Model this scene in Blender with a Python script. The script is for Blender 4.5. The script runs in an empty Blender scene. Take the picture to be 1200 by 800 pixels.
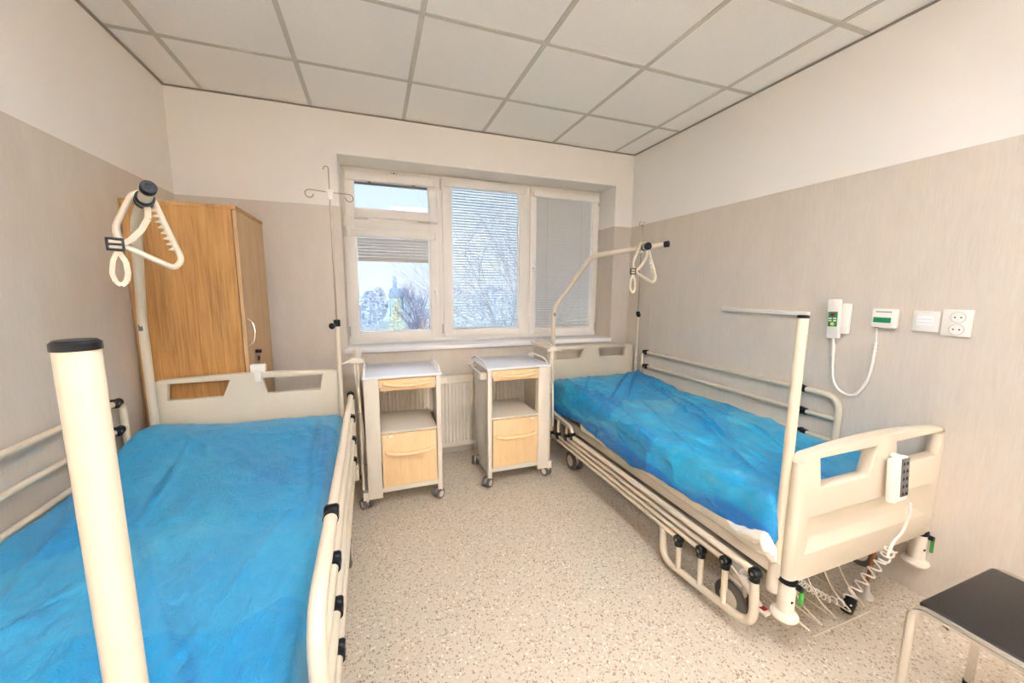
import bpy, bmesh, math, random
import numpy as np
from mathutils import Vector, Matrix, noise
PI = math.pi
scene = bpy.context.scene
COL = scene.collection
W, H = 3.423, 2.57          # room width, ceiling height
YF = -7.55                  # wall behind the camera, set deep to even out the added lights
YW = 0.28                   # window plane

# ------------------------------------------------------------------ materials
def srgb(r, g, b):
    f = lambda c: (c / 255 / 12.92) if c / 255 <= 0.04045 else ((c / 255 + 0.055) / 1.055) ** 2.4
    return (f(r), f(g), f(b), 1)

class NT:
    def __init__(s, name):
        s.m = bpy.data.materials.new(name); s.m.use_nodes = True
        s.t = s.m.node_tree; s.b = s.t.nodes['Principled BSDF']
        s.co = None
    def n(s, typ, **kw):
        nd = s.t.nodes.new(typ)
        for k, v in kw.items():
            if k in nd.inputs: nd.inputs[k].default_value = v
            else: setattr(nd, k, v)
        return nd
    def l(s, a, b): s.t.links.new(a, b)
    def coord(s, scale=(1, 1, 1), rot=(0, 0, 0), kind='Object'):
        tc = s.n('ShaderNodeTexCoord'); mp = s.n('ShaderNodeMapping')
        mp.inputs['Scale'].default_value = scale; mp.inputs['Rotation'].default_value = rot
        s.l(tc.outputs[kind], mp.inputs['Vector']); return mp.outputs['Vector']
    def noise(s, vec, scale, detail=4, rough=.55, dist=0):
        nd = s.n('ShaderNodeTexNoise', Scale=scale, Detail=detail, Roughness=rough, Distortion=dist)
        s.l(vec, nd.inputs['Vector']); return nd.outputs['Fac']
    def ramp(s, fac, stops):
        r = s.n('ShaderNodeValToRGB'); e = r.color_ramp.elements
        while len(e) < len(stops): e.new(.5)
        for i, (p, c) in enumerate(stops):
            e[i].position = p; e[i].color = c
        s.l(fac, r.inputs['Fac']); return r.outputs['Color']
    def bump(s, h, strength=.2, dist=.01):
        b = s.n('ShaderNodeBump', Strength=strength, Distance=dist)
        s.l(h, b.inputs['Height']); s.l(b.outputs['Normal'], s.b.inputs['Normal'])
    def col(s, c):
        if isinstance(c, tuple): s.b.inputs['Base Color'].default_value = c
        else: s.l(c, s.b.inputs['Base Color'])

def plain(name, c, rough=.5, metal=0, var=.06, scale=9, bump=0, bscale=120, spec=.5, coat=0):
    m = NT(name); v = m.coord()
    f = m.noise(v, scale, 3)
    d = tuple(x * (1 - var) for x in c[:3]) + (1,); u = tuple(min(1, x * (1 + var)) for x in c[:3]) + (1,)
    m.col(m.ramp(f, [(.3, d), (.7, u)]))
    m.b.inputs['Roughness'].default_value = rough; m.b.inputs['Metallic'].default_value = metal
    m.b.inputs['Specular IOR Level'].default_value = spec
    m.b.inputs['Coat Weight'].default_value = coat
    if bump: m.bump(m.noise(v, bscale, 3), bump, .002)
    return m.m

M = {}
M['paint'] = plain('wall_paint', srgb(238, 232, 222), .85, var=.015, scale=3, bump=.15, bscale=260)
M['cream'] = plain('cream_lacquer', srgb(224, 212, 191), .35, var=.02, scale=4)
M['tube'] = plain('tube_lacquer', srgb(212, 197, 171), .28, var=.02, scale=5, coat=.3)
M['plastic'] = plain('cream_plastic', srgb(211, 197, 172), .42, var=.02, scale=5, bump=.1, bscale=400)
M['pvc'] = plain('window_pvc', srgb(238, 231, 220), .4, var=.012, scale=4)
M['topwhite'] = plain('worktop_white', srgb(228, 230, 234), .18, var=.01, spec=.7)
M['sill'] = plain('sill_white', srgb(246, 244, 242), .22, var=.01)
M['white'] = plain('white_plastic', srgb(236, 230, 218), .35, var=.015)
M['black'] = plain('black_plastic', srgb(13, 13, 14), .4, var=.1, spec=.3)
M['rubber'] = plain('grey_rubber', srgb(92, 84, 74), .6, var=.08)
M['hubgrey'] = plain('hub_grey', srgb(205, 196, 182), .5, var=.03)
M['steel'] = plain('brushed_steel', srgb(168, 154, 136), .3, 1, .05)
M['chrome'] = plain('chrome', srgb(225, 220, 212), .08, 1, .02)
M['green'] = plain('green_plastic', srgb(60, 140, 50), .4, var=.05)
M['greenlab'] = plain('green_label', srgb(30, 140, 85), .5, var=.03)
M['red'] = plain('red_mark', srgb(150, 30, 30), .5, var=.05)
M['yellow'] = plain('yellow_button', srgb(225, 190, 90), .5, var=.03)
M['darkgrey'] = plain('dark_grey', srgb(105, 98, 90), .5, var=.05)
M['linen'] = plain('mattress_linen', srgb(236, 226, 208), .8, var=.03, scale=14, bump=.5, bscale=60)
M['strap'] = plain('webbing', srgb(222, 208, 182), .8, var=.06, scale=90, bump=.3, bscale=500)
M['birch'] = None
M['steelpanel'] = plain('side_panel_grey', srgb(198, 190, 178), .16, var=.03, spec=.7, coat=.6)
M['radiator'] = plain('radiator_enamel', srgb(236, 227, 208), .35, var=.01)
M['bar'] = plain('ceiling_grid_bar', srgb(196, 190, 176), .6, var=.02)
M['shadowgap'] = plain('grid_edge_angle', srgb(150, 138, 120), .7, var=.04)  # edge angle toned dark to stand for the shadow gap
M['blackseat'] = plain('black_seat', srgb(30, 23, 18), .45, var=.1, scale=30, bump=.3, bscale=150)
M['brown'] = plain('brown_cord', srgb(150, 90, 40), .6, var=.1)
M['darkbase'] = plain('frame_grey', srgb(170, 160, 144), .45, var=.04)

def mk_ceiling():
    m = NT('ceiling_tile'); v = m.coord()
    f = m.noise(v, 160, 4, .7); g = m.noise(v, 2.5, 2)
    m.col(m.ramp(f, [(.3, srgb(234, 230, 221)), (.62, srgb(243, 239, 231))]))
    m.b.inputs['Roughness'].default_value = .9; m.bump(f, .25, .002); return m.m
M['tile'] = mk_ceiling()

def mk_clad():
    m = NT('wall_cladding'); v = m.coord((1, 1, .06))
    f = m.noise(v, 190, 5, .7); v2 = m.coord((1, 1, .25)); g = m.noise(v2, 9, 4, .6)
    c1 = m.ramp(f, [(.25, srgb(196, 184, 167)), (.5, srgb(207, 195, 178)), (.75, srgb(217, 206, 190))])
    c2 = m.ramp(g, [(.3, srgb(200, 188, 171)), (.7, srgb(213, 202, 186))])
    mx = m.n('ShaderNodeMix', data_type='RGBA'); mx.inputs['Factor'].default_value = .45
    m.l(c1, mx.inputs['A']); m.l(c2, mx.inputs['B']); m.col(mx.outputs['Result'])
    m.b.inputs['Roughness'].default_value = .5; m.bump(f, .2, .002); return m.m
M['clad'] = mk_clad()
M['bead'] = plain('joint_bead', srgb(206, 196, 178), .5, var=.02)

def mk_floor():
    m = NT('speckled_vinyl'); v = m.coord()
    def spots(scale, lo, hi, seedoff):
        vo = m.n('ShaderNodeTexVoronoi', Scale=scale, Randomness=1.0)
        mp = m.n('ShaderNodeMapping'); mp.inputs['Location'].default_value = seedoff
        m.l(v, mp.inputs['Vector'])
        wn = m.n('ShaderNodeTexNoise', Scale=scale * 1.5); m.l(mp.outputs['Vector'], wn.inputs['Vector'])
        ad = m.n('ShaderNodeVectorMath', operation='MULTIPLY_ADD')
        m.l(wn.outputs['Color'], ad.inputs[0]); ad.inputs[1].default_value = (.012, .012, .012); m.l(mp.outputs['Vector'], ad.inputs[2])
        m.l(ad.outputs['Vector'], vo.inputs['Vector'])
        return vo
    base = m.ramp(m.noise(v, 70, 3, .6), [(.3, srgb(197, 182, 158)), (.7, srgb(211, 198, 175))])
    cur = base
    for scale, thr, dark, off in ((95, .82, srgb(166, 141, 112), (0, 0, 0)), (120, .86, srgb(143, 122, 95), (3, 7, 0)), (80, .88, srgb(226, 215, 196), (9, 2, 0)), (150, .86, srgb(178, 157, 128), (5, 5, 0))):
        vo = spots(scale, 0, 1, off)
        sep = m.n('ShaderNodeSeparateColor'); m.l(vo.outputs['Color'], sep.inputs['Color'])
        gt = m.n('ShaderNodeMath', operation='GREATER_THAN'); gt.inputs[1].default_value = thr
        m.l(sep.outputs['Red'], gt.inputs[0])
        lt = m.n('ShaderNodeMath', operation='LESS_THAN'); lt.inputs[1].default_value = .42
        m.l(vo.outputs['Distance'], lt.inputs[0])
        mu = m.n('ShaderNodeMath', operation='MULTIPLY'); m.l(gt.outputs[0], mu.inputs[0]); m.l(lt.outputs[0], mu.inputs[1])
        mx = m.n('ShaderNodeMix', data_type='RGBA'); m.l(mu.outputs[0], mx.inputs['Factor'])
        m.l(cur, mx.inputs['A']); mx.inputs['B'].default_value = dark; cur = mx.outputs['Result']
    m.col(cur); m.b.inputs['Roughness'].default_value = .42
    m.b.inputs['Specular IOR Level'].default_value = .35
    m.bump(m.noise(v, 300, 2), .08, .001); return m.m
M['floor'] = mk_floor()

def mk_wood(name, scale, c1, c2, c3, axis_z=.1, rough=.45):
    m = NT(name); v = m.coord((1, 1, axis_z))
    w = m.noise(v, scale, 6, .65, 1.2); f = m.noise(m.coord((1, 1, .03)), scale * 16, 4, .6)
    big = m.ramp(w, [(.3, c1), (.5, c2), (.68, c3)])
    fine = m.ramp(f, [(.35, c1), (.6, c3)])
    mx = m.n('ShaderNodeMix', data_type='RGBA'); mx.inputs['Factor'].default_value = .35
    m.l(big, mx.inputs['A']); m.l(fine, mx.inputs['B']); m.col(mx.outputs['Result'])
    m.b.inputs['Roughness'].default_value = rough; m.bump(f, .15, .001); return m.m
M['oak'] = mk_wood('oak_laminate', 7, srgb(128, 84, 38), srgb(174, 124, 62), srgb(200, 152, 86))
M['oakdoor'] = mk_wood('oak_door_laminate', 13, srgb(164, 126, 84), srgb(190, 154, 108), srgb(206, 174, 130), .05)
M['birch'] = mk_wood('birch_front', 9, srgb(226, 188, 134), srgb(234, 198, 146), srgb(239, 206, 156), .3)
M['birchhandle'] = plain('birch_handle', srgb(240, 208, 156), .3, var=.03, coat=.4)
M['edge'] = plain('oak_edge', srgb(150, 106, 62), .5, var=.08, scale=30)

def mk_film(name, cols, rot, scl, patch, deep):
    m = NT(name)
    v = m.coord((1, .35, 1), (0, 0, rot)); f = m.noise(v, scl, 5, .62, 1.0)
    v2 = m.coord((1, 1, 1)); g = m.noise(v2, 2.2, 3, .5, .6)
    c = m.ramp(f, [(.28, cols[0]), (.46, cols[1]), (.6, cols[2]), (.78, cols[3])])
    # overlapping layers of film: angular patches of a lighter or deeper blue
    wn = m.n('ShaderNodeTexNoise', Scale=3.0, Detail=2); m.l(v2, wn.inputs['Vector'])
    ad = m.n('ShaderNodeVectorMath', operation='MULTIPLY_ADD'); m.l(wn.outputs['Color'], ad.inputs[0]); ad.inputs[1].default_value = (.25, .25, .1); m.l(v2, ad.inputs[2])
    vo = m.n('ShaderNodeTexVoronoi', Scale=patch); m.l(ad.outputs['Vector'], vo.inputs['Vector'])
    sp = m.n('ShaderNodeSeparateColor'); m.l(vo.outputs['Color'], sp.inputs['Color'])
    c2 = m.ramp(sp.outputs['Red'], [(.1, cols[0]), (.35, cols[1]), (.7, cols[2]), (1, cols[3])])
    mx = m.n('ShaderNodeMix', data_type='RGBA'); mx.inputs['Factor'].default_value = .38
    m.l(c, mx.inputs['A']); m.l(c2, mx.inputs['B'])
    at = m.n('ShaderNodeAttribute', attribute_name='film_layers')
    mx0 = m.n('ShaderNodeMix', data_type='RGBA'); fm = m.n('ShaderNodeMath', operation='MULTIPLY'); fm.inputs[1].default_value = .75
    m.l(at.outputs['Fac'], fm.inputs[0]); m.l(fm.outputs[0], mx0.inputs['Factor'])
    k = m.noise(v2, 38, 4, .6, .5)
    c3 = m.ramp(k, [(.3, cols[1]), (.7, cols[2])])
    mx2 = m.n('ShaderNodeMix', data_type='RGBA'); mx2.inputs['Factor'].default_value = .25
    m.l(mx.outputs['Result'], mx2.inputs['A']); m.l(c3, mx2.inputs['B'])
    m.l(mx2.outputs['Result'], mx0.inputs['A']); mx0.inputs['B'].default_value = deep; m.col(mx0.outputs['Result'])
    m.b.inputs['Roughness'].default_value = .30
    m.b.inputs['Specular IOR Level'].default_value = .6
    m.b.inputs['Coat Weight'].default_value = .3; m.b.inputs['Coat Roughness'].default_value = .18
    h = m.noise(m.coord((1, .5, 1), (0, 0, rot)), 26, 7, .72, 1.8)
    m.bump(h, .8, .016); return m.m
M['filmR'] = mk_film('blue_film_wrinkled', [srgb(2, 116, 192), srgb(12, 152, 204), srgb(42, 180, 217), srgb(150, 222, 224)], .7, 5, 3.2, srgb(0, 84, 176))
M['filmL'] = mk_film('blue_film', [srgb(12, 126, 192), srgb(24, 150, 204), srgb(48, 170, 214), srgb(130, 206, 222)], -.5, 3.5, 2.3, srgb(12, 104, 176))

def mk_glass():
    m = bpy.data.materials.new('window_glass'); m.use_nodes = True; t = m.node_tree
    for n in list(t.nodes): t.nodes.remove(n)
    o = t.nodes.new('ShaderNodeOutputMaterial'); tr = t.nodes.new('ShaderNodeBsdfTransparent'); gl = t.nodes.new('ShaderNodeBsdfGlossy')
    tr.inputs['Color'].default_value = (.97, .985, 1, 1); gl.inputs['Roughness'].default_value = .02
    mx = t.nodes.new('ShaderNodeMixShader'); fr = t.nodes.new('ShaderNodeFresnel'); fr.inputs['IOR'].default_value = 1.35
    t.links.new(fr.outputs[0], mx.inputs[0]); t.links.new(tr.outputs[0], mx.inputs[1]); t.links.new(gl.outputs[0], mx.inputs[2])
    t.links.new(mx.outputs[0], o.inputs['Surface']); return m
M['glass'] = mk_glass()

def mk_slat(name, c, trans):
    m = NT(name); m.col(c); m.b.inputs['Roughness'].default_value = .5
    t = m.t; tl = t.nodes.new('ShaderNodeBsdfTranslucent'); tl.inputs['Color'].default_value = c
    mx = t.nodes.new('ShaderNodeMixShader'); mx.inputs[0].default_value = trans
    out = [n for n in t.nodes if n.type == 'OUTPUT_MATERIAL'][0]
    m.l(m.b.outputs[0], mx.inputs[1]); m.l(tl.outputs[0], mx.inputs[2]); m.l(mx.outputs[0], out.inputs['Surface']); return m.m
M['slat'] = mk_slat('blind_slat', srgb(238, 233, 226), .42)

M['slatw'] = mk_slat('open_blind_slat', srgb(246, 246, 246), .5)

def mk_emit(name, c, s):
    m = NT(name); m.b.inputs['Emission Color'].default_value = c; m.b.inputs['Emission Strength'].default_value = s
    m.col((.9, .9, .9, 1)); return m.m
M['lamp'] = mk_emit('lamp_diffuser', (.94, 1.0, 1.18, 1), 4.0)  # downward glow of the added pendants
M['uplamp'] = mk_emit('uplight_diffuser', (.90, 1.0, 1.30, 1), 140.0)  # strong upward glow of the added pendants, fills the ceiling
M['panel'] = mk_emit('panel_diffuser', (.94, 1.0, 1.18, 1), 26.0)

M['grass'] = plain('grass', srgb(212, 218, 208), .9, var=.1, scale=.4)  # outdoor colours from here on are paled to stand for haze
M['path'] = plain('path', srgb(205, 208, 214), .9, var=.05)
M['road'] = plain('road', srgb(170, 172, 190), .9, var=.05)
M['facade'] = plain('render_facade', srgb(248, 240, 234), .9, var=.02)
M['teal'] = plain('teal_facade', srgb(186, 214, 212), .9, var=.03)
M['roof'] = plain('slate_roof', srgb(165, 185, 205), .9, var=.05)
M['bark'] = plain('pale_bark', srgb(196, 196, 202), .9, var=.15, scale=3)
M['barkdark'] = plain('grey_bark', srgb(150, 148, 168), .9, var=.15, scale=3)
M['barkpink'] = plain('rosy_bark', srgb(208, 178, 168), .9, var=.15, scale=3)  # pink tone stands for a reflection in the left window pane
M['leafblue'] = plain('frosted_foliage', srgb(196, 205, 222), .9, var=.12, scale=2)  # foliage lightened in its colour in place of fog
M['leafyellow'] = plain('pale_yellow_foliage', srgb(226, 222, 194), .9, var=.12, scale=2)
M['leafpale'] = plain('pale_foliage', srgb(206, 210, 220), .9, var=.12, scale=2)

# ------------------------------------------------------------------ mesh helpers
def rot_frame(d):
    d = d.normalized(); a = Vector((0, 0, 1)) if abs(d.z) < .9 else Vector((1, 0, 0))
    u = d.cross(a).normalized(); return u, d.cross(u).normalized()

class MB:
    def __init__(s): s.bm = bmesh.new()
    def box(s, x0, x1, y0, y1, z0, z1, bev=0, seg=2, mat=0, T=None):
        b = bmesh.new(); bmesh.ops.create_cube(b, size=1)
        for v in b.verts:
            v.co = Vector(((x0 + x1) / 2 + v.co.x * (x1 - x0), (y0 + y1) / 2 + v.co.y * (y1 - y0), (z0 + z1) / 2 + v.co.z * (z1 - z0)))
        if bev: bmesh.ops.bevel(b, geom=b.edges[:], offset=bev, segments=seg, affect='EDGES', profile=.5, clamp_overlap=True)
        s._merge(b, mat, T); return s
    def _merge(s, b, mat=0, T=None):
        if T is not None: bmesh.ops.transform(b, matrix=T, verts=b.verts)
        for f in b.faces: f.material_index = mat
        me = bpy.data.meshes.new('t'); b.to_mesh(me); b.free(); s.bm.from_mesh(me); bpy.data.meshes.remove(me)
    def tube(s, pts, r, fillet=0, seg=12, closed=False, mat=0, fs=6, cap=True, squash=None):
        P = [Vector(p) for p in pts]
        if fillet:
            Q = []; n = len(P)
            for i, p in enumerate(P):
                if not closed and i in (0, n - 1): Q.append(p); continue
                a = P[i - 1]; c = P[(i + 1) % n]
                d1 = (a - p); d2 = (c - p); l = min(fillet, d1.length * .48, d2.length * .48)
                if d1.normalized().dot(d2.normalized()) < -.995: Q.append(p); continue
                p1 = p + d1.normalized() * l; p2 = p + d2.normalized() * l
                for k in range(fs + 1):
                    t = k / fs; Q.append(p1 * (1 - t) ** 2 + p * 2 * t * (1 - t) + p2 * t * t)
            P = Q
        n = len(P); rings = []; u = None
        for i, p in enumerate(P):
            if closed: d = (P[(i + 1) % n] - P[i - 1])
            else: d = P[min(i + 1, n - 1)] - P[max(i - 1, 0)]
            d.normalize()
            if u is None: u, v = rot_frame(d)
            else:
                u = (u - d * u.dot(d)).normalized()
            v = d.cross(u)
            rr = r[i] if isinstance(r, (list, tuple)) else r
            a1, a2 = (squash or (1, 1))
            rings.append([s.bm.verts.new(p + (u * math.cos(2 * PI * k / seg) * a1 + v * math.sin(2 * PI * k / seg) * a2) * rr) for k in range(seg)])
        m = n if closed else n - 1
        for i in range(m):
            A, B = rings[i], rings[(i + 1) % n]
            for k in range(seg):
                f = s.bm.faces.new((A[k], A[(k + 1) % seg], B[(k + 1) % seg], B[k])); f.material_index = mat
        if not closed and cap:
            for R in (rings[0], rings[-1]):
                f = s.bm.faces.new(R); f.material_index = mat
        return s
    def cyl(s, a, b, r, seg=16, mat=0, r2=None):
        return s.tube([a, b], [r, r2 if r2 is not None else r], seg=seg, mat=mat)
    def lathe(s, prof, c=(0, 0, 0), axis=(0, 0, 1), seg=24, mat=0):
        c = Vector(c); d = Vector(axis).normalized(); u, v = rot_frame(d); rings = []
        for r, h in prof:
            if r < 1e-6: rings.append([s.bm.verts.new(c + d * h)])
            else: rings.append([s.bm.verts.new(c + d * h + (u * math.cos(2 * PI * k / seg) + v * math.sin(2 * PI * k / seg)) * r) for k in range(seg)])
        for A, B in zip(rings, rings[1:]):
            for k in range(seg):
                q = [A[k % len(A)], A[(k + 1) % len(A)], B[(k + 1) % len(B)], B[k % len(B)]]
                q2 = []
                for x in q:
                    if x not in q2: q2.append(x)
                if len(q2) > 2:
                    f = s.bm.faces.new(q2); f.material_index = mat
        for R in (rings[0], rings[-1]):
            if len(R) > 1: s.bm.faces.new(R).material_index = mat
        return s
    def ball(s, c, r, mat=0, seg=16, sc=(1, 1, 1)):
        b = bmesh.new(); bmesh.ops.create_uvsphere(b, u_segments=seg, v_segments=max(6, seg // 2), radius=r)
        for v in b.verts: v.co = Vector((v.co.x * sc[0], v.co.y * sc[1], v.co.z * sc[2])) + Vector(c)
        s._merge(b, mat); return s
    def prism(s, poly, d0, d1, plane='xz', bev=0, seg=2, mat=0, T=None):
        b = bmesh.new()
        mk = {'xz': lambda p, d: (p[0], d, p[1]), 'yz': lambda p, d: (d, p[0], p[1]), 'xy': lambda p, d: (p[0], p[1], d)}[plane]
        A = [b.verts.new(mk(p, d0)) for p in poly]; B = [b.verts.new(mk(p, d1)) for p in poly]; n = len(poly)
        b.faces.new(A); b.faces.new(B[::-1])
        for i in range(n): b.faces.new((A[i], B[i], B[(i + 1) % n], A[(i + 1) % n]))
        bmesh.ops.recalc_face_normals(b, faces=b.faces)
        if bev: bmesh.ops.bevel(b, geom=b.edges[:], offset=bev, segments=seg, affect='EDGES', profile=.5, clamp_overlap=True)
        s._merge(b, mat, T); return s
    def build(s, name, mats, parent=None, smooth=True, loc=None, ang=40):
        bmesh.ops.recalc_face_normals(s.bm, faces=s.bm.faces)
        me = bpy.data.meshes.new(name); s.bm.to_mesh(me); s.bm.free()
        if smooth:
            for p in me.polygons: p.use_smooth = True
            me.set_sharp_from_angle(angle=math.radians(ang))
        for m in (mats if isinstance(mats, list) else [mats]): me.materials.append(m)
        o = bpy.data.objects.new(name, me); COL.objects.link(o)
        if parent: o.parent = parent
        if loc: o.location = loc
        return o

def thing(name, label, cat, loc=(0, 0, 0), rz=0, group=None):
    o = bpy.data.objects.new(name, None); COL.objects.link(o); o.empty_display_size = .1
    o.location = loc; o.rotation_euler = (0, 0, rz); return tag(o, label, cat, group)
def tag(o, label, cat, group=None):
    o['label'] = label; o['category'] = cat
    if group: o['group'] = group
    return o
def struct(o, label=None):
    o['kind'] = 'structure'
    if label: o['label'] = label
    return o
def baked(o, cutters, bev=0, seg=2):
    """apply booleans + bevel through the depsgraph"""
    for i, c in enumerate(cutters):
        md = o.modifiers.new('b%d' % i, 'BOOLEAN'); md.operation = 'DIFFERENCE'; md.object = c; md.solver = 'EXACT'
    if bev:
        md = o.modifiers.new('bev', 'BEVEL'); md.width = bev; md.segments = seg; md.limit_method = 'ANGLE'; md.angle_limit = math.radians(35)
    bpy.context.view_layer.update()
    dg = bpy.context.evaluated_depsgraph_get()
    me = bpy.data.meshes.new_from_object(o.evaluated_get(dg))
    o.modifiers.clear(); o.data = me
    for c in cutters:
        bpy.data.objects.remove(c, do_unlink=True)
    for p in me.polygons: p.use_smooth = True
    me.set_sharp_from_angle(angle=math.radians(40))
    return o

# ================================================================== ROOM SHELL
struct(MB().box(-.2, W + .2, YF - .2, .45, -.1, 0).build('floor', M['floor'], smooth=False), 'beige speckled vinyl floor')
gx0, gy0 = .199, -.552
mb = MB().box(-.2, W + .2, YF - .2, .45, H + .012, H + .1)
xs = [0] + [gx0 + .6 * i for i in range(6)] + [W]
ys = [0] + [gy0 - .6 * i for i in range(12)] + [YF]
for a, b in zip(xs, xs[1:]):
    for c, d in zip(ys, ys[1:]):
        mb.box(a + .004, b - .004, d + .004, c - .004, H + .004, H + .014)
struct(mb.build('ceiling', M['tile'], smooth=False), 'suspended ceiling of square off-white tiles')
mb = MB()
for x in xs[1:-1]: mb.box(x - .012, x + .012, YF, 0, H, H + .02)
for i, y in enumerate(ys[1:-1]):
    for a, b in zip(xs, xs[1:]):
        mb.box(a + (.012 if a > 0 else 0), b - (.012 if b < W else 0), y - .012, y + .012, H, H + .02)
struct(mb.build('trim_1', M['bar'], smooth=False), 'grey ceiling grid bars')
mb = MB()
mb.box(0, .016, YF, 0, H - .003, H + .001); mb.box(W - .016, W, YF, 0, H - .003, H + .001)
mb.box(.016, W - .016, -.016, 0, H - .003, H + .001); mb.box(.016, W - .016, YF, YF + .016, H - .003, H + .001)
struct(mb.build('trim_2', M['shadowgap'], smooth=False), 'edge angle around the ceiling')
ZP = 1.937
# side and front walls: painted above, clad below
def wall(name, boxes, clad, label, beads=()):
    mb = MB()
    for b in boxes: mb.box(*b, mat=0)
    for b in clad: mb.box(*b, mat=1)
    for b in beads: mb.box(*b, mat=2)
    return struct(mb.build(name, [M['paint'], M['clad'], M['bead']], smooth=False), label)
wall('wall_left', [(-.2, 0, YF, 0, 0, H + .1)], [(0, .005, YF, 0, 0, ZP)], 'left wall, white above and grey-beige panelling below', [(.005, .0065, -1.9, -1.89, 0, ZP)])
wall('wall_right', [(W, W + .2, YF, 0, 0, H + .1)], [(W - .005, W, YF, 0, 0, ZP)], 'right wall, white above and grey-beige panelling below', [(W - .0065, W - .005, -1.570, -1.560, 0, ZP), (W - .0065, W - .005, -.33, -.322, 0, ZP)])
wall('wall_front', [(-.2, W + .2, YF - .2, YF, 0, H + .1)], [(0, W, YF, YF + .005, 0, ZP)], 'wall opposite the window')
WX0, WX1, WZ0, WZ1 = .944, 3.238, .885, 2.29
wall('wall_back', [(-.2, WX0, 0, .4, 0, H + .1), (WX1, W + .2, 0, .4, 0, H + .1), (WX0, WX1, 0, .4, 0, WZ0), (WX0, WX1, 0, .4, WZ1, H + .1)],
     [(0, WX0, -.005, 0, 0, ZP), (WX1, W, -.005, 0, 0, ZP), (WX0, WX1, -.005, 0, 0, WZ0), (WX1 - .005, WX1, -.005, YW, WZ0, ZP), (WX0, WX0 + .005, -.005, YW, WZ0, ZP)],
     'window wall, white above and grey-beige panelling below', [(WX1 - .006, WX1 + .006, -.0065, -.005, WZ0, ZP), (W - .008, W, -.008, 0, 0, ZP)])
sill = MB().box(WX0 - .02, WX1 - .005, -.035, YW - .02, WZ0 - .003, WZ0 + .032, .008)
struct(sill.build('trim_3', M['sill']), 'white window sill')

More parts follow.
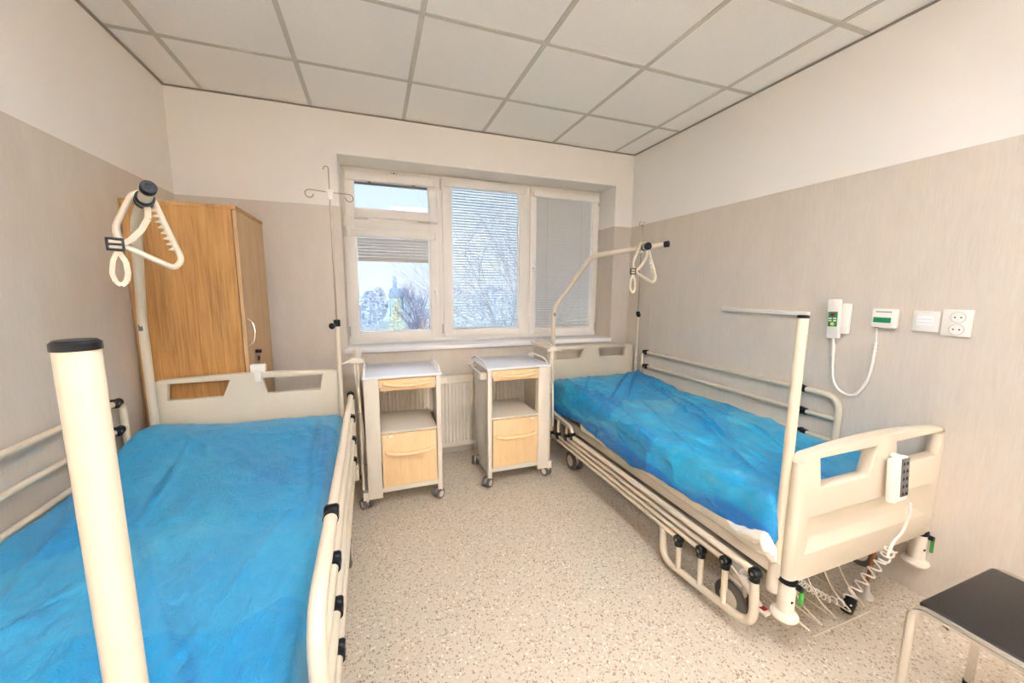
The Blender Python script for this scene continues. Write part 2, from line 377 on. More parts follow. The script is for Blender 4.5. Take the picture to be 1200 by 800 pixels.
# ================================================================== WINDOW
fz0, fz1 = .917, 2.305
mb = MB()
def bar(x0, x1, z0, z1, y0=YW - .02, y1=YW + .05, b=.004, T=mb): T.box(x0, x1, y0, y1, z0, z1, b)
bar(WX0, WX1, fz0, fz0 + .035); bar(WX0, WX1, WZ1 - .012, WZ1)
bar(WX0, WX0 + .02, fz0 + .035, WZ1 - .012); bar(WX1 - .03, WX1, fz0 + .035, WZ1 - .012)
bar(1.672, 1.712, fz0 + .035, WZ1 - .012); bar(2.478, 2.508, fz0 + .035, WZ1 - .012)
bar(WX0 + .02, 1.672, 1.895, 1.915)
win = struct(mb.build('window_1', M['pvc']), 'three-part white window frame')
def sash(x0, x1, z0, z1, px0, px1, pz0, pz1, blind, handle=None, hinges=()):
    yf, yb = YW - .035, YW + .035
    mb = MB()
    # mitred frame with bevelled inner rim
    mb.box(x0, px0, yf, yb, z0, z1, .005); mb.box(px1, x1, yf, yb, z0, z1, .005)
    mb.box(px0 - .002, px1 + .002, yf, yb, z0, pz0, .005); mb.box(px0 - .002, px1 + .002, yf, yb, pz1, z1, .005)
    s = mb.build('sash', M['pvc'], win)
    MB().box(px0 - .004, px1 + .004, YW + .004, YW + .010, pz0 - .004, pz1 + .004).build('glass_pane', M['glass'], s, smooth=False)
    # white glazing bead
    b = 0.009; mb = MB()
    mb.box(px0, px0 + b, YW - .022, YW + .002, pz0, pz1); mb.box(px1 - b, px1, YW - .022, YW + .002, pz0, pz1)
    mb.box(px0, px1, YW - .022, YW + .002, pz0, pz0 + b); mb.box(px0, px1, YW - .022, YW + .002, pz1 - b, pz1)
    mb.build('glazing_bead', M['sill'], s, smooth=False)
    # blind: cassette over the top of the pane + slats
    kind, zb = blind
    y = YW - .012
    if True:
        mb = MB(); mb.box(px0 - .035, px1 + .035, yf - .026, yf - .001, pz1 - .012, pz1 + .052, .007)
        mb.box(px0 - .055, px0 - .035, yf - .020, yf - .001, pz1 - .01, pz1 + .05, .005); mb.box(px1 + .035, px1 + .055, yf - .020, yf - .001, pz1 - .01, pz1 + .05, .005)
        bl = mb.build('blind', M['pvc'], s)
        g = MB(); zt = pz1 - .014
        n = int((zt - zb) / .0225) if kind != 'up' else 0
        if kind == 'up':
            g.box(px0 + .012, px1 - .012, y - .010, y + .008, pz1 - .030, pz1 - .014, .002, mat=1)
            for x in (px0 + .12, px1 - .12): g.box(x - .012, x + .012, y - .016, y + .006, pz1 - .026, pz1 - .004, .002, mat=1)
        else:
            tilt = {'open': .22, 'closed': .86, 'half': .9}[kind]
            w = {'open': .0095, 'closed': .0126, 'half': .0126}[kind]
            for k in range(n):
                z = zt - (k + .5) * (zt - zb) / n
                T = Matrix.Translation((0, y - .004, z)) @ Matrix.Rotation(-tilt, 4, 'X')
                g.box(px0 + .012, px1 - .012, -w, w, -.0007, .0007, T=T)
            g.box(px0 + .012, px1 - .012, y - .013, y + .005, zb - .014, zb + .002, .003, mat=1 if kind == 'half' else 0)
            for x in (px0 + .12, px1 - .12): g.cyl((x, y - .011, zb), (x, y - .011, zt), .0012, 6, mat=1)
        g.build('slats', [M['slat'] if kind != 'open' else M['slatw'], M['darkgrey'] if kind == 'up' else M['hubgrey']], s, smooth=False)
    if handle:
        hx, hz = handle; h = MB()
        h.box(hx - .012, hx + .012, yf - .008, yf, hz - .035, hz + .035, .004)
        h.cyl((hx, yf - .008, hz), (hx, yf - .04, hz), .009, 12)
        h.tube([(hx, yf - .038, hz + .005), (hx, yf - .05, hz - .01), (hx + .004, yf - .05, hz - .115)], .0085, .012, squash=(1, .7))
        h.build('window_handle', M['sill'], s)
    if hinges:
        h = MB()
        for hx, hz, o in hinges:
            if o: h.cyl((hx - .05, yf - .004, hz), (hx + .05, yf - .004, hz), .007, 10)
            else: h.cyl((hx, yf - .004, hz - .04), (hx, yf - .004, hz + .04), .007, 10)
        h.build('hinge', M['hubgrey'], s)
    return s
s1 = sash(.962, 1.672, 1.915, 2.280, 1.028, 1.606, 1.980, 2.196, ('up', 0), None, [(1.08, 1.907, 1), (1.56, 1.907, 1)])
mb = MB()
for k, r in ((-.018, .0035), (0, .0055), (.018, .0035)): mb.cyl((1.335 + k, YW - .0375, 2.264), (1.335 + k, YW - .033, 2.264), r, 10)
mb.build('vent_hole', M['black'], s1)
sash(.962, 1.672, .948, 1.893, 1.028, 1.604, 1.010, 1.775, ('half', 1.592), (1.643, 1.34), [(.957, 1.80, 0), (.957, 1.02, 0)])
sash(1.712, 2.478, .948, 2.280, 1.788, 2.405, 1.012, 2.212, ('open', 1.022), None, [(1.700, 1.02, 0), (1.700, 2.22, 0)])
sash(2.508, 3.212, .948, 2.280, 2.565, 3.162, 1.000, 2.200, ('closed', 1.016), (2.540, 1.56), [(3.218, 1.00, 0), (3.218, 2.2, 0)])

# ================================================================== RADIATOR
rad = thing('radiator', 'cream panel radiator with vertical flutes below the window', 'radiator', (0, 0, 0))
mb = MB(); rx0, rx1, rz0, rz1 = 1.10, 2.36, .07, .665
n = 42; prof = []
x = rx0 + .02; st = (rx1 - rx0 - .04) / n
pts = [(rx0, -.062), (rx0 + .02, -.062)]
for i in range(n):
    a = rx0 + .02 + st * i
    pts += [(a + st * .2, -.062), (a + st * .35, -.074), (a + st * .75, -.074), (a + st * .9, -.062)]
pts += [(rx1, -.062)]
for (za, zb, flat) in ((rz0 + .045, rz1 - .055, False),):
    poly = [(p[0], p[1]) for p in pts] + [(rx1, -.045), (rx0, -.045)]
    mb.prism(poly, za, zb, 'xy')
mb.box(rx0, rx1, -.066, -.045, rz1 - .057, rz1 - .004, .005); mb.box(rx0, rx1, -.066, -.045, rz0, rz0 + .047, .005)
mb.build('front_panel', M['radiator'], rad, ang=20)
MB().box(rx0, rx1, -.045, -.022, rz0 + .01, rz1 - .01, .003).box(rx0 - .004, rx0, -.068, -.02, rz0, rz1).box(rx1, rx1 + .004, -.068, -.02, rz0, rz1).build('convector_body', M['hubgrey'], rad)
g = MB().box(rx0 - .004, rx1 + .004, -.07, -.018, rz1 - .004, rz1 + .003, .001)
g.build('top_grille', M['radiator'], rad)
for bx_ in (1.2, 2.2): MB().box(bx_, bx_ + .03, -.023, -.006, .2, .5).build('bracket', M['steel'], rad)

# ================================================================== WARDROBE
wd = thing('wardrobe', 'oak wardrobe in the left corner behind the left bed', 'wardrobe', (.012, 0, 0))
wx, wy0, wy1, wz = .452, -.615, -.10, 1.785
mb = MB()
mb.box(0, wx, wy0, wy0 + .018, .06, wz - .018, .001, mat=0)          # side facing the room
mb.box(0, wx, wy1 - .018, wy1, .06, wz - .018, .001, mat=0)
mb.box(0, .008, wy0 + .018, wy1 - .018, .06, wz - .018, mat=0)
mb.box(0, wx, wy0 + .01, wy1, 0, .06, mat=1); mb.box(.01, wx - .001, wy0 + .02, wy1 - .02, .9, .918, mat=0)
mb.build('carcass', [M['oak'], M['edge']], wd, smooth=False)
MB().box(-.002, wx + .022, wy0 - .002, wy1, wz - .018, wz, .001).build('top_panel', M['oak'], wd, smooth=False)
dr = MB().box(wx + .002, wx + .020, wy0 + .003, wy1 - .002, .065, wz - .021, .0015).build('door', M['oakdoor'], wd, smooth=False)
MB().tube([(wx + .02, -.575, 1.19), (wx + .045, -.578, 1.17), (wx + .055, -.583, 1.118), (wx + .045, -.588, 1.065), (wx + .02, -.59, 1.045)], .0045, .03, 8).build('handle', M['chrome'], dr)
lk = MB().cyl((wx + .02, -.475, .995), (wx + .045, -.475, .995), .010, 14).box(wx + .040, wx + .05, -.488, -.462, .985, 1.005, .003)
lk.build('lock', M['black'], dr)
ky = MB().box(wx + .03, wx + .036, -.484, -.45, .94, .968, .003, mat=0).cyl((wx + .04, -.47, .988), (wx + .036, -.467, .965), .002, 6, mat=1).box(wx+.034, wx+.037, -.47, -.464, .90, .94, mat=1)
ky.build('key', [M['black'], M['steel']], dr)

# ================================================================== BEDS
def board(parent, name, hw, z0, z1, th, cuts, y, extra=None, curve=.012, bev=.008):
    """moulded plastic end board with cut-outs; y = centre plane"""
    pts = []
    r = .035
    pts += [(-hw + .02, z0), (hw - .02, z0), (hw, z0 + .02)]
    for k in range(6):
        a = k / 5 * PI / 2; pts.append((hw - r + r * math.cos(a), z1 - r + r * math.sin(a) * 1))
    for k in range(1, 8):
        t = 1 - 2 * k / 8; pts.append((t * (hw - r), z1 + curve * (1 - t * t)))
    for k in range(6):
        a = PI / 2 + k / 5 * PI / 2; pts.append((-hw + r + r * math.cos(a), z1 - r + r * math.sin(a)))
    pts += [(-hw, z0 + .02)]
    o = MB().prism(pts, y - th / 2, y + th / 2, 'xz').build(name, M['plastic'], None)
    cs = []
    for poly in cuts:
        cs.append(MB().prism(poly, y - .2, y + .2, 'xz').build('cutter', M['plastic'], None))
    for f in (extra or []): cs.append(f())
    baked(o, cs, bev, 3)
    o.parent = parent
    return o

def bed_caster(parent, x, y, pedal=False, name='caster'):
    c = MB()
    c.cyl((x, y, .13), (x, y, .19), .022, 16)
    c.prism([(y - .03, .19), (y + .03, .19), (y + .05, .12), (y + .035, .065), (y + .0, .055), (y - .035, .10)], x - .012, x + .012, 'yz', .005)
    c.box(x - .028, x + .028, y - .035, y + .035, .15, .165, .006)
    o = c.build(name, M['cream'], parent)
    w = MB()
    for s in (-1, 1):
        w.lathe([(.045, -.012), (.062, -.012), (.071, -.007), (.071, .007), (.062, .012), (.045, .012)], (x + s * .027, y + .012, .0715), (1, 0, 0), 28, mat=0)
        w.lathe([(0, -.013), (.036, -.014), (.048, -.010), (.048, .010), (.036, .014), (0, .013)], (x + s * .027, y + .012, .0715), (1, 0, 0), 28, mat=1)
    w.cyl((x - .04, y + .012, .0715), (x + .04, y + .012, .0715), .008, 12, mat=1)
    w.build('wheel', [M['rubber'], M['hubgrey']], o)
    if pedal:
        p = MB().prism([(y - .02, .20), (y + .03, .22), (y - .085, .135), (y - .12, .135)], x - .030, x - .008, 'yz', .004, mat=0)
        p.box(x - .036, x - .004, y - .145, y - .075, .118, .136, .005, mat=0); p.box(x - .031, x - .009, y - .135, y - .088, .1355, .1375, mat=1)
        p.build('brake_pedal', [M['cream'], M['red']], o)
    return o

def joint(parent, x, y, z, y2, z2, r=.0135):
    """black knuckle joining two rail tubes"""
    m = MB(); m.lathe([(0, -.017), (.017, -.017), (.021, -.012), (.021, .012), (.017, .017), (0, .017)], (x, y, z), (1, 0, 0), 18, mat=0)
    d = Vector((0, y2 - y, z2 - z)).normalized()
    m.cyl((x, y, z), Vector((x, y, z)) + d * .032, r + .005, 14, mat=0)
    m.lathe([(0, -.0185), (.006, -.0185), (.006, .0185), (0, .0185)], (x, y, z), (1, 0, 0), 12, mat=1)
    return m.build('joint', [M['black'], M['steel']], parent)

def raised_rail(bed, x, ya, yb, zt, jy, base_z=.33):
    """upright side rail; top tube bends down at both ends. ya head end, yb foot end, jy foot joint"""
    R = .0135; sgn = 1 if x > 0 else -1
    zs = [zt, zt - .125, zt - .245, zt - .36]
    main = MB().tube([(x, jy, zt), (x, ya - .055, zt)], R).build('side_rail', M['tube'], bed)
    for k, z in enumerate(zs[1:]):
        MB().tube([(x, jy - .012 * (k + 1), z), (x, ya - .075 + .01 * k, z)], R * .92).build('rail_tube', M['tube'], main)
    e = MB(); e.tube([(x, jy - .01, zt), (x, yb, zt), (x, yb + .012, base_z)], .0165, .09, 14)
    for z in zs[1:]: e.tube([(x, jy - .03, z), (x, yb + .004, z)], R * .92)
    e.box(x - .02, x + .02, yb - .01, yb + .05, base_z - .04, base_z + .03, .006)
    e.build('end_frame', M['tube'], main)
    e = MB(); e.tube([(x, ya - .05, zt), (x, ya, zt - .015), (x, ya + .012, base_z)], .0150, .06, 14)
    for z in zs[1:]: e.tube([(x, ya - .07, z), (x, ya + .004, z)], R * .92)
    e.box(x - .02, x + .02, ya - .03, ya + .03, base_z - .04, base_z + .03, .006)
    e.build('end_frame', M['tube'], main)
    for k, z in enumerate(zs):
        joint(main, x, jy - .012 * k, z, yb, z); joint(main, x, ya - .055 - .01 * k, z, 9, z)
    return main

def lowered_rail(bed, x):
    R = .0135
    J = [(-2.010, .312), (-1.885, .272), (-1.765, .236), (-1.638, .203)]      # foot joints
    K = [(-.605, .312), (-.520, .272), (-.385, .236), (-.262, .203)]          # head joints
    main = MB().tube([(x, J[0][0], J[0][1]), (x, K[0][0], K[0][1])], R * 1.1).build('side_rail', M['tube'], bed)
    for a, b in list(zip(J, K))[1:]:
        MB().tube([(x, a[0], a[1]), (x, b[0], b[1])], R * .92).build('rail_tube', M['tube'], main)
    e = MB()
    xo = x - .004
    e.tube([(xo, -2.010, .295), (xo, -2.022, .095), (xo, -1.55, .038), (xo, -1.532, .20)], .0165, .07, 14)
    for (y, z) in J[1:]:
        zb = .095 + (y + 2.022) / (-1.55 + 2.022) * (.038 - .095)
        e.tube([(xo, y, z), (xo, y - .008, zb)], .0125)
    e.build('end_frame', M['tube'], main)
    e = MB()
    e.tube([(x + .02, -.20, .385), (x + .01, -.45, .378), (x, -.585, .37), (x, -.605, .325)], .0145, .04, 14)
    for (y, z) in K[1:]: e.tube([(x + .015, y + .02, .380), (x + .003, y + .012, .33), (x, y, z)], .0115, .03)
    e.build('end_frame', M['tube'], main)
    for (y, z) in J: joint(main, x - .004, y, z, y - .005, -5)
    for (y, z) in K: joint(main, x, y, z, y, 5)
    return main

def make_bed(name, label, loc, rz, dz, head_hw, group, left_raised):
    bed = thing(name, label, 'hospital bed', loc, rz, group)
    # --- frame
    f = MB()
    for s in (-1, 1):
        f.box(s * .438 - .016, s * .438 + .016, -2.05, -.05, .295 + dz, .352 + dz, .006)
        f.box(s * .40 - .03, s * .40 + .03, -2.045, -2.03, .29 + dz, .345 + dz, .006)
        f.box(s * .40 - .03, s * .40 + .03, -.065, -.018, .29 + dz, .345 + dz, .006)
    for y in (-2.04, -1.4, -.75, -.06): f.box(-.425, .425, y - .02, y + .02, .30 + dz, .345 + dz, .005)
    fr = f.build('frame', M['cream'], bed)
    d = MB()   # slatted platform under the mattress
    for k in range(14):
        y = -.12 - k * .14; d.box(-.41, .41, y - .05, y + .05, .352 + dz, .362 + dz, .003)
    d.build('mattress_platform', M['darkbase'], bed)
    u = MB()   # undercarriage with lift arms
    for s in (-1, 1):
        u.box(s * .36 - .02, s * .36 + .02, -1.95, -.42, .185, .225, .005)
        u.tube([(s * .30, -1.75, .21), (s * .30, -1.45, .31 + dz)], .018); u.tube([(s * .30, -.65, .21), (s * .30, -.40, .31 + dz)], .018)
    u.box(-.46, .46, -1.90, -1.85, .185, .225, .005); u.box(-.46, .46, -.52, -.47, .185, .225, .005)
    u.box(-.12, .12, -1.35, -.95, .19, .27, .01); u.cyl((0, -.95, .23), (0, -.45, .26), .022)
    u.build('undercarriage', M['darkbase'], bed)
    for (x, y, p) in ((-.435, -1.88, True), (.435, -1.88, False), (-.435, -.495, False), (.435, -.495, False)):
        bed_caster(bed, x, y, p)
    # --- end boards
    hh = head_hw
    cut = lambda s, a, b, c, d_, z1, z0: [(s * a, z1), (s * b, z1), (s * c, z0), (s * d_, z0)]
    hz = .868 + dz
    def groove(xa, xb, z0, z1, yy, dep, side):
        def f():
            # wedge shaped recess across the board face
            m = MB(); y0 = yy + side * .0
            b = bmesh.new()
            oz0, oz1, iz0, iz1, ix0, ix1 = z0 - .035, z1 + .012, z0, z1 - .012, xa + .055, xb - .075
            P = []
            for t_ in (-1.2, 1):           # beyond the surface, then the floor of the recess
                k_ = (t_ + 0) if t_ == 1 else t_
                lerp = lambda o_, i_: o_ + (i_ - o_) * k_
                P += [(lerp(xa, ix0), y0 - side * dep * k_, lerp(oz0, iz0)), (lerp(xb, ix1), y0 - side * dep * k_, lerp(oz0, iz0)), (lerp(xb, ix1), y0 - side * dep * k_, lerp(oz1, iz1)), (lerp(xa, ix0), y0 - side * dep * k_, lerp(oz1, iz1))]
            v = [b.verts.new(p) for p in P]
            for q in ((0, 1, 2, 3), (4, 5, 6, 7), (0, 1, 5, 4), (1, 2, 6, 5), (2, 3, 7, 6), (3, 0, 4, 7)): b.faces.new([v[i] for i in q])
            bmesh.ops.recalc_face_normals(b, faces=b.faces); m._merge(b)
            return m.build('cutter', M['plastic'], None)
        return f
    board(bed, 'headboard', hh, .40 + dz, hz, .034, [cut(-1, hh - .063, .10, .135, hh - .055, hz - .020, hz - .106), cut(1, .045, hh - .085, hh - .10, .065, hz - .020, hz - .106)], 0, bev=.007)
    hb = board(bed, 'footboard', .444, .300, .790, .046, [cut(-1, .362, .030, .062, .340, .772, .655), cut(1, .095, .430, .410, .115, .772, .668)], -2.062,
               [groove(-.385, .385, .440, .535, -2.085, .030, -1)], curve=.022, bev=.011)
    # rounded upright edges of the footboard
    for s in (-1, 1): MB().tube([(s * .431, -2.062, .31), (s * .431, -2.062, .76)], .0235, seg=18).build('board_edge', M['plastic'], bed)
    # --- corner posts with bumpers
    for s, y in ((-1, -2.062), (1, -2.062)):
        x = s * .425
        c = MB(); c.lathe([(0, .300), (.026, .300), (.0275, .290), (.0285, .175), (.033, .170), (.042, .166), (.046, .156), (.042, .146), (.02, .140), (0, .140)], (x, y, 0), seg=28)
        c.cyl((x, y, .295), (x, y, .33), .0235)
        co = c.build('corner_bumper', M['cream'], bed)
        MB().lathe([(.0235, .288), (.0305, .290), (.0305, .306), (.0235, .310)], (x, y, 0), seg=24).cyl((x + .012, y - .022, .283), (x + .012, y - .044, .283), .011, 14).build('collar', M['black'], co)
        MB().box(x + .012, x + .030, y - .044, y - .032, .215, .280, .005).build('release_lever', M['green'], co)
        MB().box(x - .012, x - .003, y - .0285, y - .024, .222, .230).build('slot', M['black'], co)
    for s in (-1, 1):
        x = s * (.40)
        MB().cyl((x, -.02, .24), (x, -.02, .40 + dz), .024).lathe([(0, .225), (.03, .225), (.042, .235), (.042, .25), (.03, .26), (0, .26)], (x, -.005, 0)).build('corner_bumper', M['cream'], bed)
    # pole sockets
    for (x, y) in ((-.435, -2.02), (.435, -2.02), (-.43, -.045), (.43, -.045)):
        so = MB().cyl((x, y, .225 + dz), (x, y, .352 + dz), .024, 20).build('pole_socket', M['cream'], bed)
        MB().lathe([(.019, .350), (.027, .350), (.027, .366), (.019, .366)], (x, y, dz), seg=20).build('socket_ring', M['black'], so)
    return bed

GB = 'hospital beds side by side in the ward'
bedR = make_bed('hospital_bed', 'right hospital bed against the panelled wall, near side rail lowered', (2.975, -.13, 0), 0, 0, .425, None, False)
bedL = make_bed('hospital_bed', 'left hospital bed beside the wardrobe, seen from its foot, side rails raised', (.512, -.68, 0), math.radians(.65), .03, .425, None, True)
raised_rail(bedR, .424, -.14, -1.70, .818, -1.50)
lowered_rail(bedR, -.525)
raised_rail(bedL, .492, -.16, -1.70, .790, -1.36)
raised_rail(bedL, -.475, -.16, -1.70, .845, -1.36)

# wire linen rack and cable under the right bed foot
mb = MB()
rack = [(-.40, -2.02, .285), (-.38, -2.03, .16), (-.33, -2.03, .10)]
for dx in (0, .08, .17, .27, .36):
    mb.tube([(-.42 + dx, -1.99, .29), (-.41 + dx, -2.06, .16), (-.33 + dx * .9, -2.12, .085), (-.33 + dx * .9, -1.75, .085)], .0028, .05, 6)
mb.tube([(-.34, -2.12, .085), (.0, -2.12, .085)], .0022, 0, 6); mb.tube([(-.34, -1.76, .085), (.0, -1.76, .085)], .0022, 0, 6)
mb.build('wire_rack', M['tube'], bedR)
for y in (-1.99,):
    MB().cyl((.20, y - .03, .30), (.195, y - .02, .06), .0075, 10, mat=1).lathe([(0, .062), (.010, .062), (.014, .03), (.030, .008), (.030, 0), (0, 0)], (.195, -2.01, 0), mat=0).build('grounding_cord', [M['hubgrey'], M['brown']], bedR)

# ------------------------------------------------------------------ mattresses and covers
def mattress(name, label, parent_bed, hw, y0, y1, z0, z1, seed):
    # rounded pad with slightly wavy sides
    nu, nv = 44, 90; bm = bmesh.new(); rings = []
    hz = (z1 - z0) / 2; zc = (z0 + z1) / 2; L = (y0 - y1) / 2; yc = (y0 + y1) / 2
    for j in range(nv + 1):
        t = -1 + 2 * j / nv; y = yc - t * L
        e = (1 - abs(t) ** 26) ** .5 if abs(t) < 1 else 0.02
        ring = []
        for i in range(nu):
            a = 2 * PI * i / nu; c, s = math.cos(a), math.sin(a)
            X = math.copysign(abs(c) ** .28, c); Z = math.copysign(abs(s) ** .45, s)
            wob = noise.noise(Vector((seed + X * .7, y * 5, Z))) * .012 if abs(X) > .8 else 0
            ring.append(bm.verts.new((X * (hw * (.97 + .03 * e)) + wob, y, zc + Z * hz * max(e, .05) + wob * .4)))
        rings.append(ring)
    for A, B in zip(rings, rings[1:]):
        for i in range(nu): bm.faces.new((A[i], A[(i + 1) % nu], B[(i + 1) % nu], B[i]))
    bm.faces.new(rings[0]); bm.faces.new(rings[-1])
    m = MB(); m.bm.free(); m.bm = bm
    o = m.build(name, M['linen'], None); tag(o, label, 'mattress')
    o.location = parent_bed.location; o.rotation_euler = parent_bed.rotation_euler
    if parent_bed is bedR: o.location.x -= .024
    return o

def film(name, label, bed, hw, y0, y1, ztop, zlo, mat, seed, folds, amp, hem_layers=0, nu=190, nv=260):
    """plastic film draped over the mattress. ztop(x,y), zlo(side,y)"""
    bm = bmesh.new(); r = .045
    rows = []; lay = bm.verts.layers.float.new('film_layers')
    for j in range(nv + 1):
        v = j / nv; y = y0 + (y1 - y0) * v
        # ends fold down
        de = min(y0 - y, y - y1); endf = 1
        R = .05
        if de < R: endf = math.sqrt(max(0, 1 - (1 - de / R) ** 2))
        row = []
        for i in range(nu + 1):
            u = i / nu; side = -1 if u < .5 else 1
            # arc-length split: skirt .14, top rest
            sk = .15
            zl = zlo(side, y)
            if u < sk or u > 1 - sk:
                q = (u / sk) if u < sk else ((1 - u) / sk)
                x = side * hw
                zt = ztop(side * (hw - .02), y)
                z = zl + (zt - r - zl) * q
                nrm = Vector((side, 0, 0)); x += side * (.012 * (1 - q))
            else:
                q = (u - sk) / (1 - 2 * sk); xx = -hw + 2 * hw * q
                d = hw - abs(xx)
                x = xx; zt = ztop(xx, y)
                z = zt
                if d < r:
                    a = (1 - d / r) * PI / 2
                    x = math.copysign(hw - r + r * math.sin(a), xx); z = zt - r + r * math.cos(a)
                nrm = Vector((0, 0, 1)) if d > r else Vector((math.copysign(.6, xx), 0, .8))
            z = zl + (z - zl) * (.15 + .85 * endf) if de < R else z
            # displacement
            disp = 0; ly = 0
            for (ax, ay, bx, by, wdt, h) in folds:
                dx, dy = bx - ax, by - ay; l2 = dx * dx + dy * dy
                t = max(0, min(1, ((x - ax) * dx + (y - ay) * dy) / l2))
                px, py = ax + dx * t, ay + dy * t
                wv = noise.noise(Vector((t * 3 + seed, ax * 7, by))) * .03
                dd = math.hypot(x - px, y - py) + wv * .6
                k = .5 * math.exp(-(dd / wdt) ** 2) + .5 * math.exp(-abs(dd) / wdt * 1.4)
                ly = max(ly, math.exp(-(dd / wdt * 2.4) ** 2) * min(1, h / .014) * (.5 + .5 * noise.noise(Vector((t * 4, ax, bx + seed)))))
                disp += 1.6 * h * k * (.35 + .65 * math.sin(PI * (.08 + .84 * t)))
            p = Vector((x * 3.2 + seed, y * 2.2, z * 3))
            n1 = 1 - abs(noise.noise(p * 1.6)) * 2.4; n2 = 1 - abs(noise.noise(p * 3.7 + Vector((5, 1, 2)))) * 2.2
            n3 = noise.noise(p * 9)
            disp += amp * (.55 * n1 * abs(n1) + .35 * n2 * abs(n2) + .18 * n3)
            disp += amp * .6 * noise.noise(Vector((x * 1.4 + seed, y * 1.1, 3)))
            q_ = Vector((x, y, z)) + nrm * disp; q_.x = min(q_.x, hw + .006); vv = bm.verts.new(q_)
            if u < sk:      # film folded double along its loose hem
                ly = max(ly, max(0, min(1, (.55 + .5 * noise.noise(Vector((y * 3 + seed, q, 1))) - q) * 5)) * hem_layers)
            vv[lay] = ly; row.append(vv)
        rows.append(row)
    for A, B in zip(rows, rows[1:]):
        for i in range(nu): bm.faces.new((A[i], A[i + 1], B[i + 1], B[i]))
    m = MB(); m.bm.free(); m.bm = bm
    o = m.build(name, mat, None, ang=180); tag(o, label, 'mattress cover')
    md = o.modifiers.new('thick', 'SOLIDIFY'); md.thickness = .0015; md.offset = 1
    o.location = bed.location; o.rotation_euler = bed.rotation_euler
    if bed is bedR: o.location.x -= .024
    return o

sm = lambda a, b, x: (lambda t: t * t * (3 - 2 * t))(max(0, min(1, (x - a) / (b - a))))
# right bed
mattress('mattress', 'white-sheeted mattress lying on the right bed under blue film', bedR, .432, -.045, -2.03, .358, .560, 3)
def ztR(x, y):
    z = .586 + .055 * math.exp(-((y + .33) / .26) ** 2) * (1 - .25 * (x / .43) ** 2)
    z += .012 * math.sin(y * 5 + x * 2) * .6
    return z
def zlR(side, y):
    if side < 0:
        pts = [(-.05, .35), (-.23, .37), (-.61, .415), (-1.0, .375), (-1.23, .365), (-1.37, .40), (-1.61, .405), (-1.76, .405), (-2.03, .42), (-2.1, .42)]
        for a, b in zip(pts, pts[1:]):
            if y >= b[0]: 
                t = (y - a[0]) / (b[0] - a[0]); return a[1] + (b[1] - a[1]) * max(0, min(1, t))
        return .42
    return .44
foldsR = [(.40, -.12, -.05, -1.55, .020, .016), (.39, -.12, -.30, -1.95, .018, .014), (.38, -.15, .10, -1.9, .016, .010), (.36, -.12, -.30, -.75, .022, .018), (.37, -.18, -.20, -.80, .016, .016),
          (-.36, -.10, -.41, -.95, .03, .022), (-.10, -.15, -.40, -.60, .02, .012), (.25, -.5, -.2, -1.9, .012, .009), (.0, -1.2, -.42, -1.98, .03, .020), (.20, -.9, -.35, -2.02, .018, .014),
          (-.25, -.35, -.43, -1.35, .02, .016), (-.10, -.80, -.42, -1.65, .02, .014), (.30, -1.2, -.1, -2.05, .014, .010)]
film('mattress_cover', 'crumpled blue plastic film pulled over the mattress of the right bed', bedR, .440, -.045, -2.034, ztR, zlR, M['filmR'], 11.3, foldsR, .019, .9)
# left bed
mattress('mattress', 'white-sheeted mattress lying on the left bed under blue film', bedL, .425, -.045, -2.03, .395, .605, 8)
def ztL(x, y):
    z = .628 + .035 * math.exp(-((y + .18) / .22) ** 2) * (.8 + .2 * math.cos(x * 9)) + .055 * sm(-.05, -.4, x) * math.exp(-((y + .15) / .35) ** 2)
    z += .010 * math.sin(y * 3.1 + 1 + x * 2.5)
    return z
zlL = lambda side, y: .43 + .01 * math.sin(y * 7)
foldsL = [(-.20, -.25, -.10, -.95, .010, .010), (-.10, -.95, .22, -1.52, .012, .008), (.22, -1.52, .33, -1.0, .014, .008), (.33, -.15, .40, -1.2, .014, .010), (.22, -1.5, .42, -1.9, .014, .010),
          (-.40, -.5, -.1, -1.7, .018, .009), (-.1, -1.3, -.42, -1.55, .02, .009), (.0, -1.4, .30, -2.0, .014, .009), (.38, -.25, .43, -1.7, .015, .012)]
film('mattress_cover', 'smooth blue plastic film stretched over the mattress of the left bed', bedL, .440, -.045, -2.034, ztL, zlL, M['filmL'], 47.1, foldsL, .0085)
# twisted end of the sheet tied at the corner of the right bed
mb = MB()
pts = [Vector((-.435, -1.80, .40)), Vector((-.455, -1.90, .40)), Vector((-.465, -1.97, .425)), Vector((-.47, -2.005, .440)), Vector((-.475, -2.03, .415)), Vector((-.462, -2.045, .375))]
mb.tube(pts, [.012, .02, .026, .024, .022, .010], 0, 14)
mb.tube([(-.43, -1.93, .375), (-.45, -1.99, .385), (-.455, -2.03, .40)], [.012, .02, .012], 0, 12)
bmesh.ops.subdivide_edges(mb.bm, edges=mb.bm.edges[:], cuts=3, use_grid_fill=True)
mb.bm.normal_update()
for v in mb.bm.verts: v.co += v.normal * (.009 * noise.noise(v.co * 38) + .004 * noise.noise(v.co * 90))
t = mb.build('sheet_knot', M['linen'], None); t.location = (0, 0, 0)
bpy.context.view_layer.update()
mR = [o for o in COL.objects if o.name == 'mattress'][0]; t.parent = mR

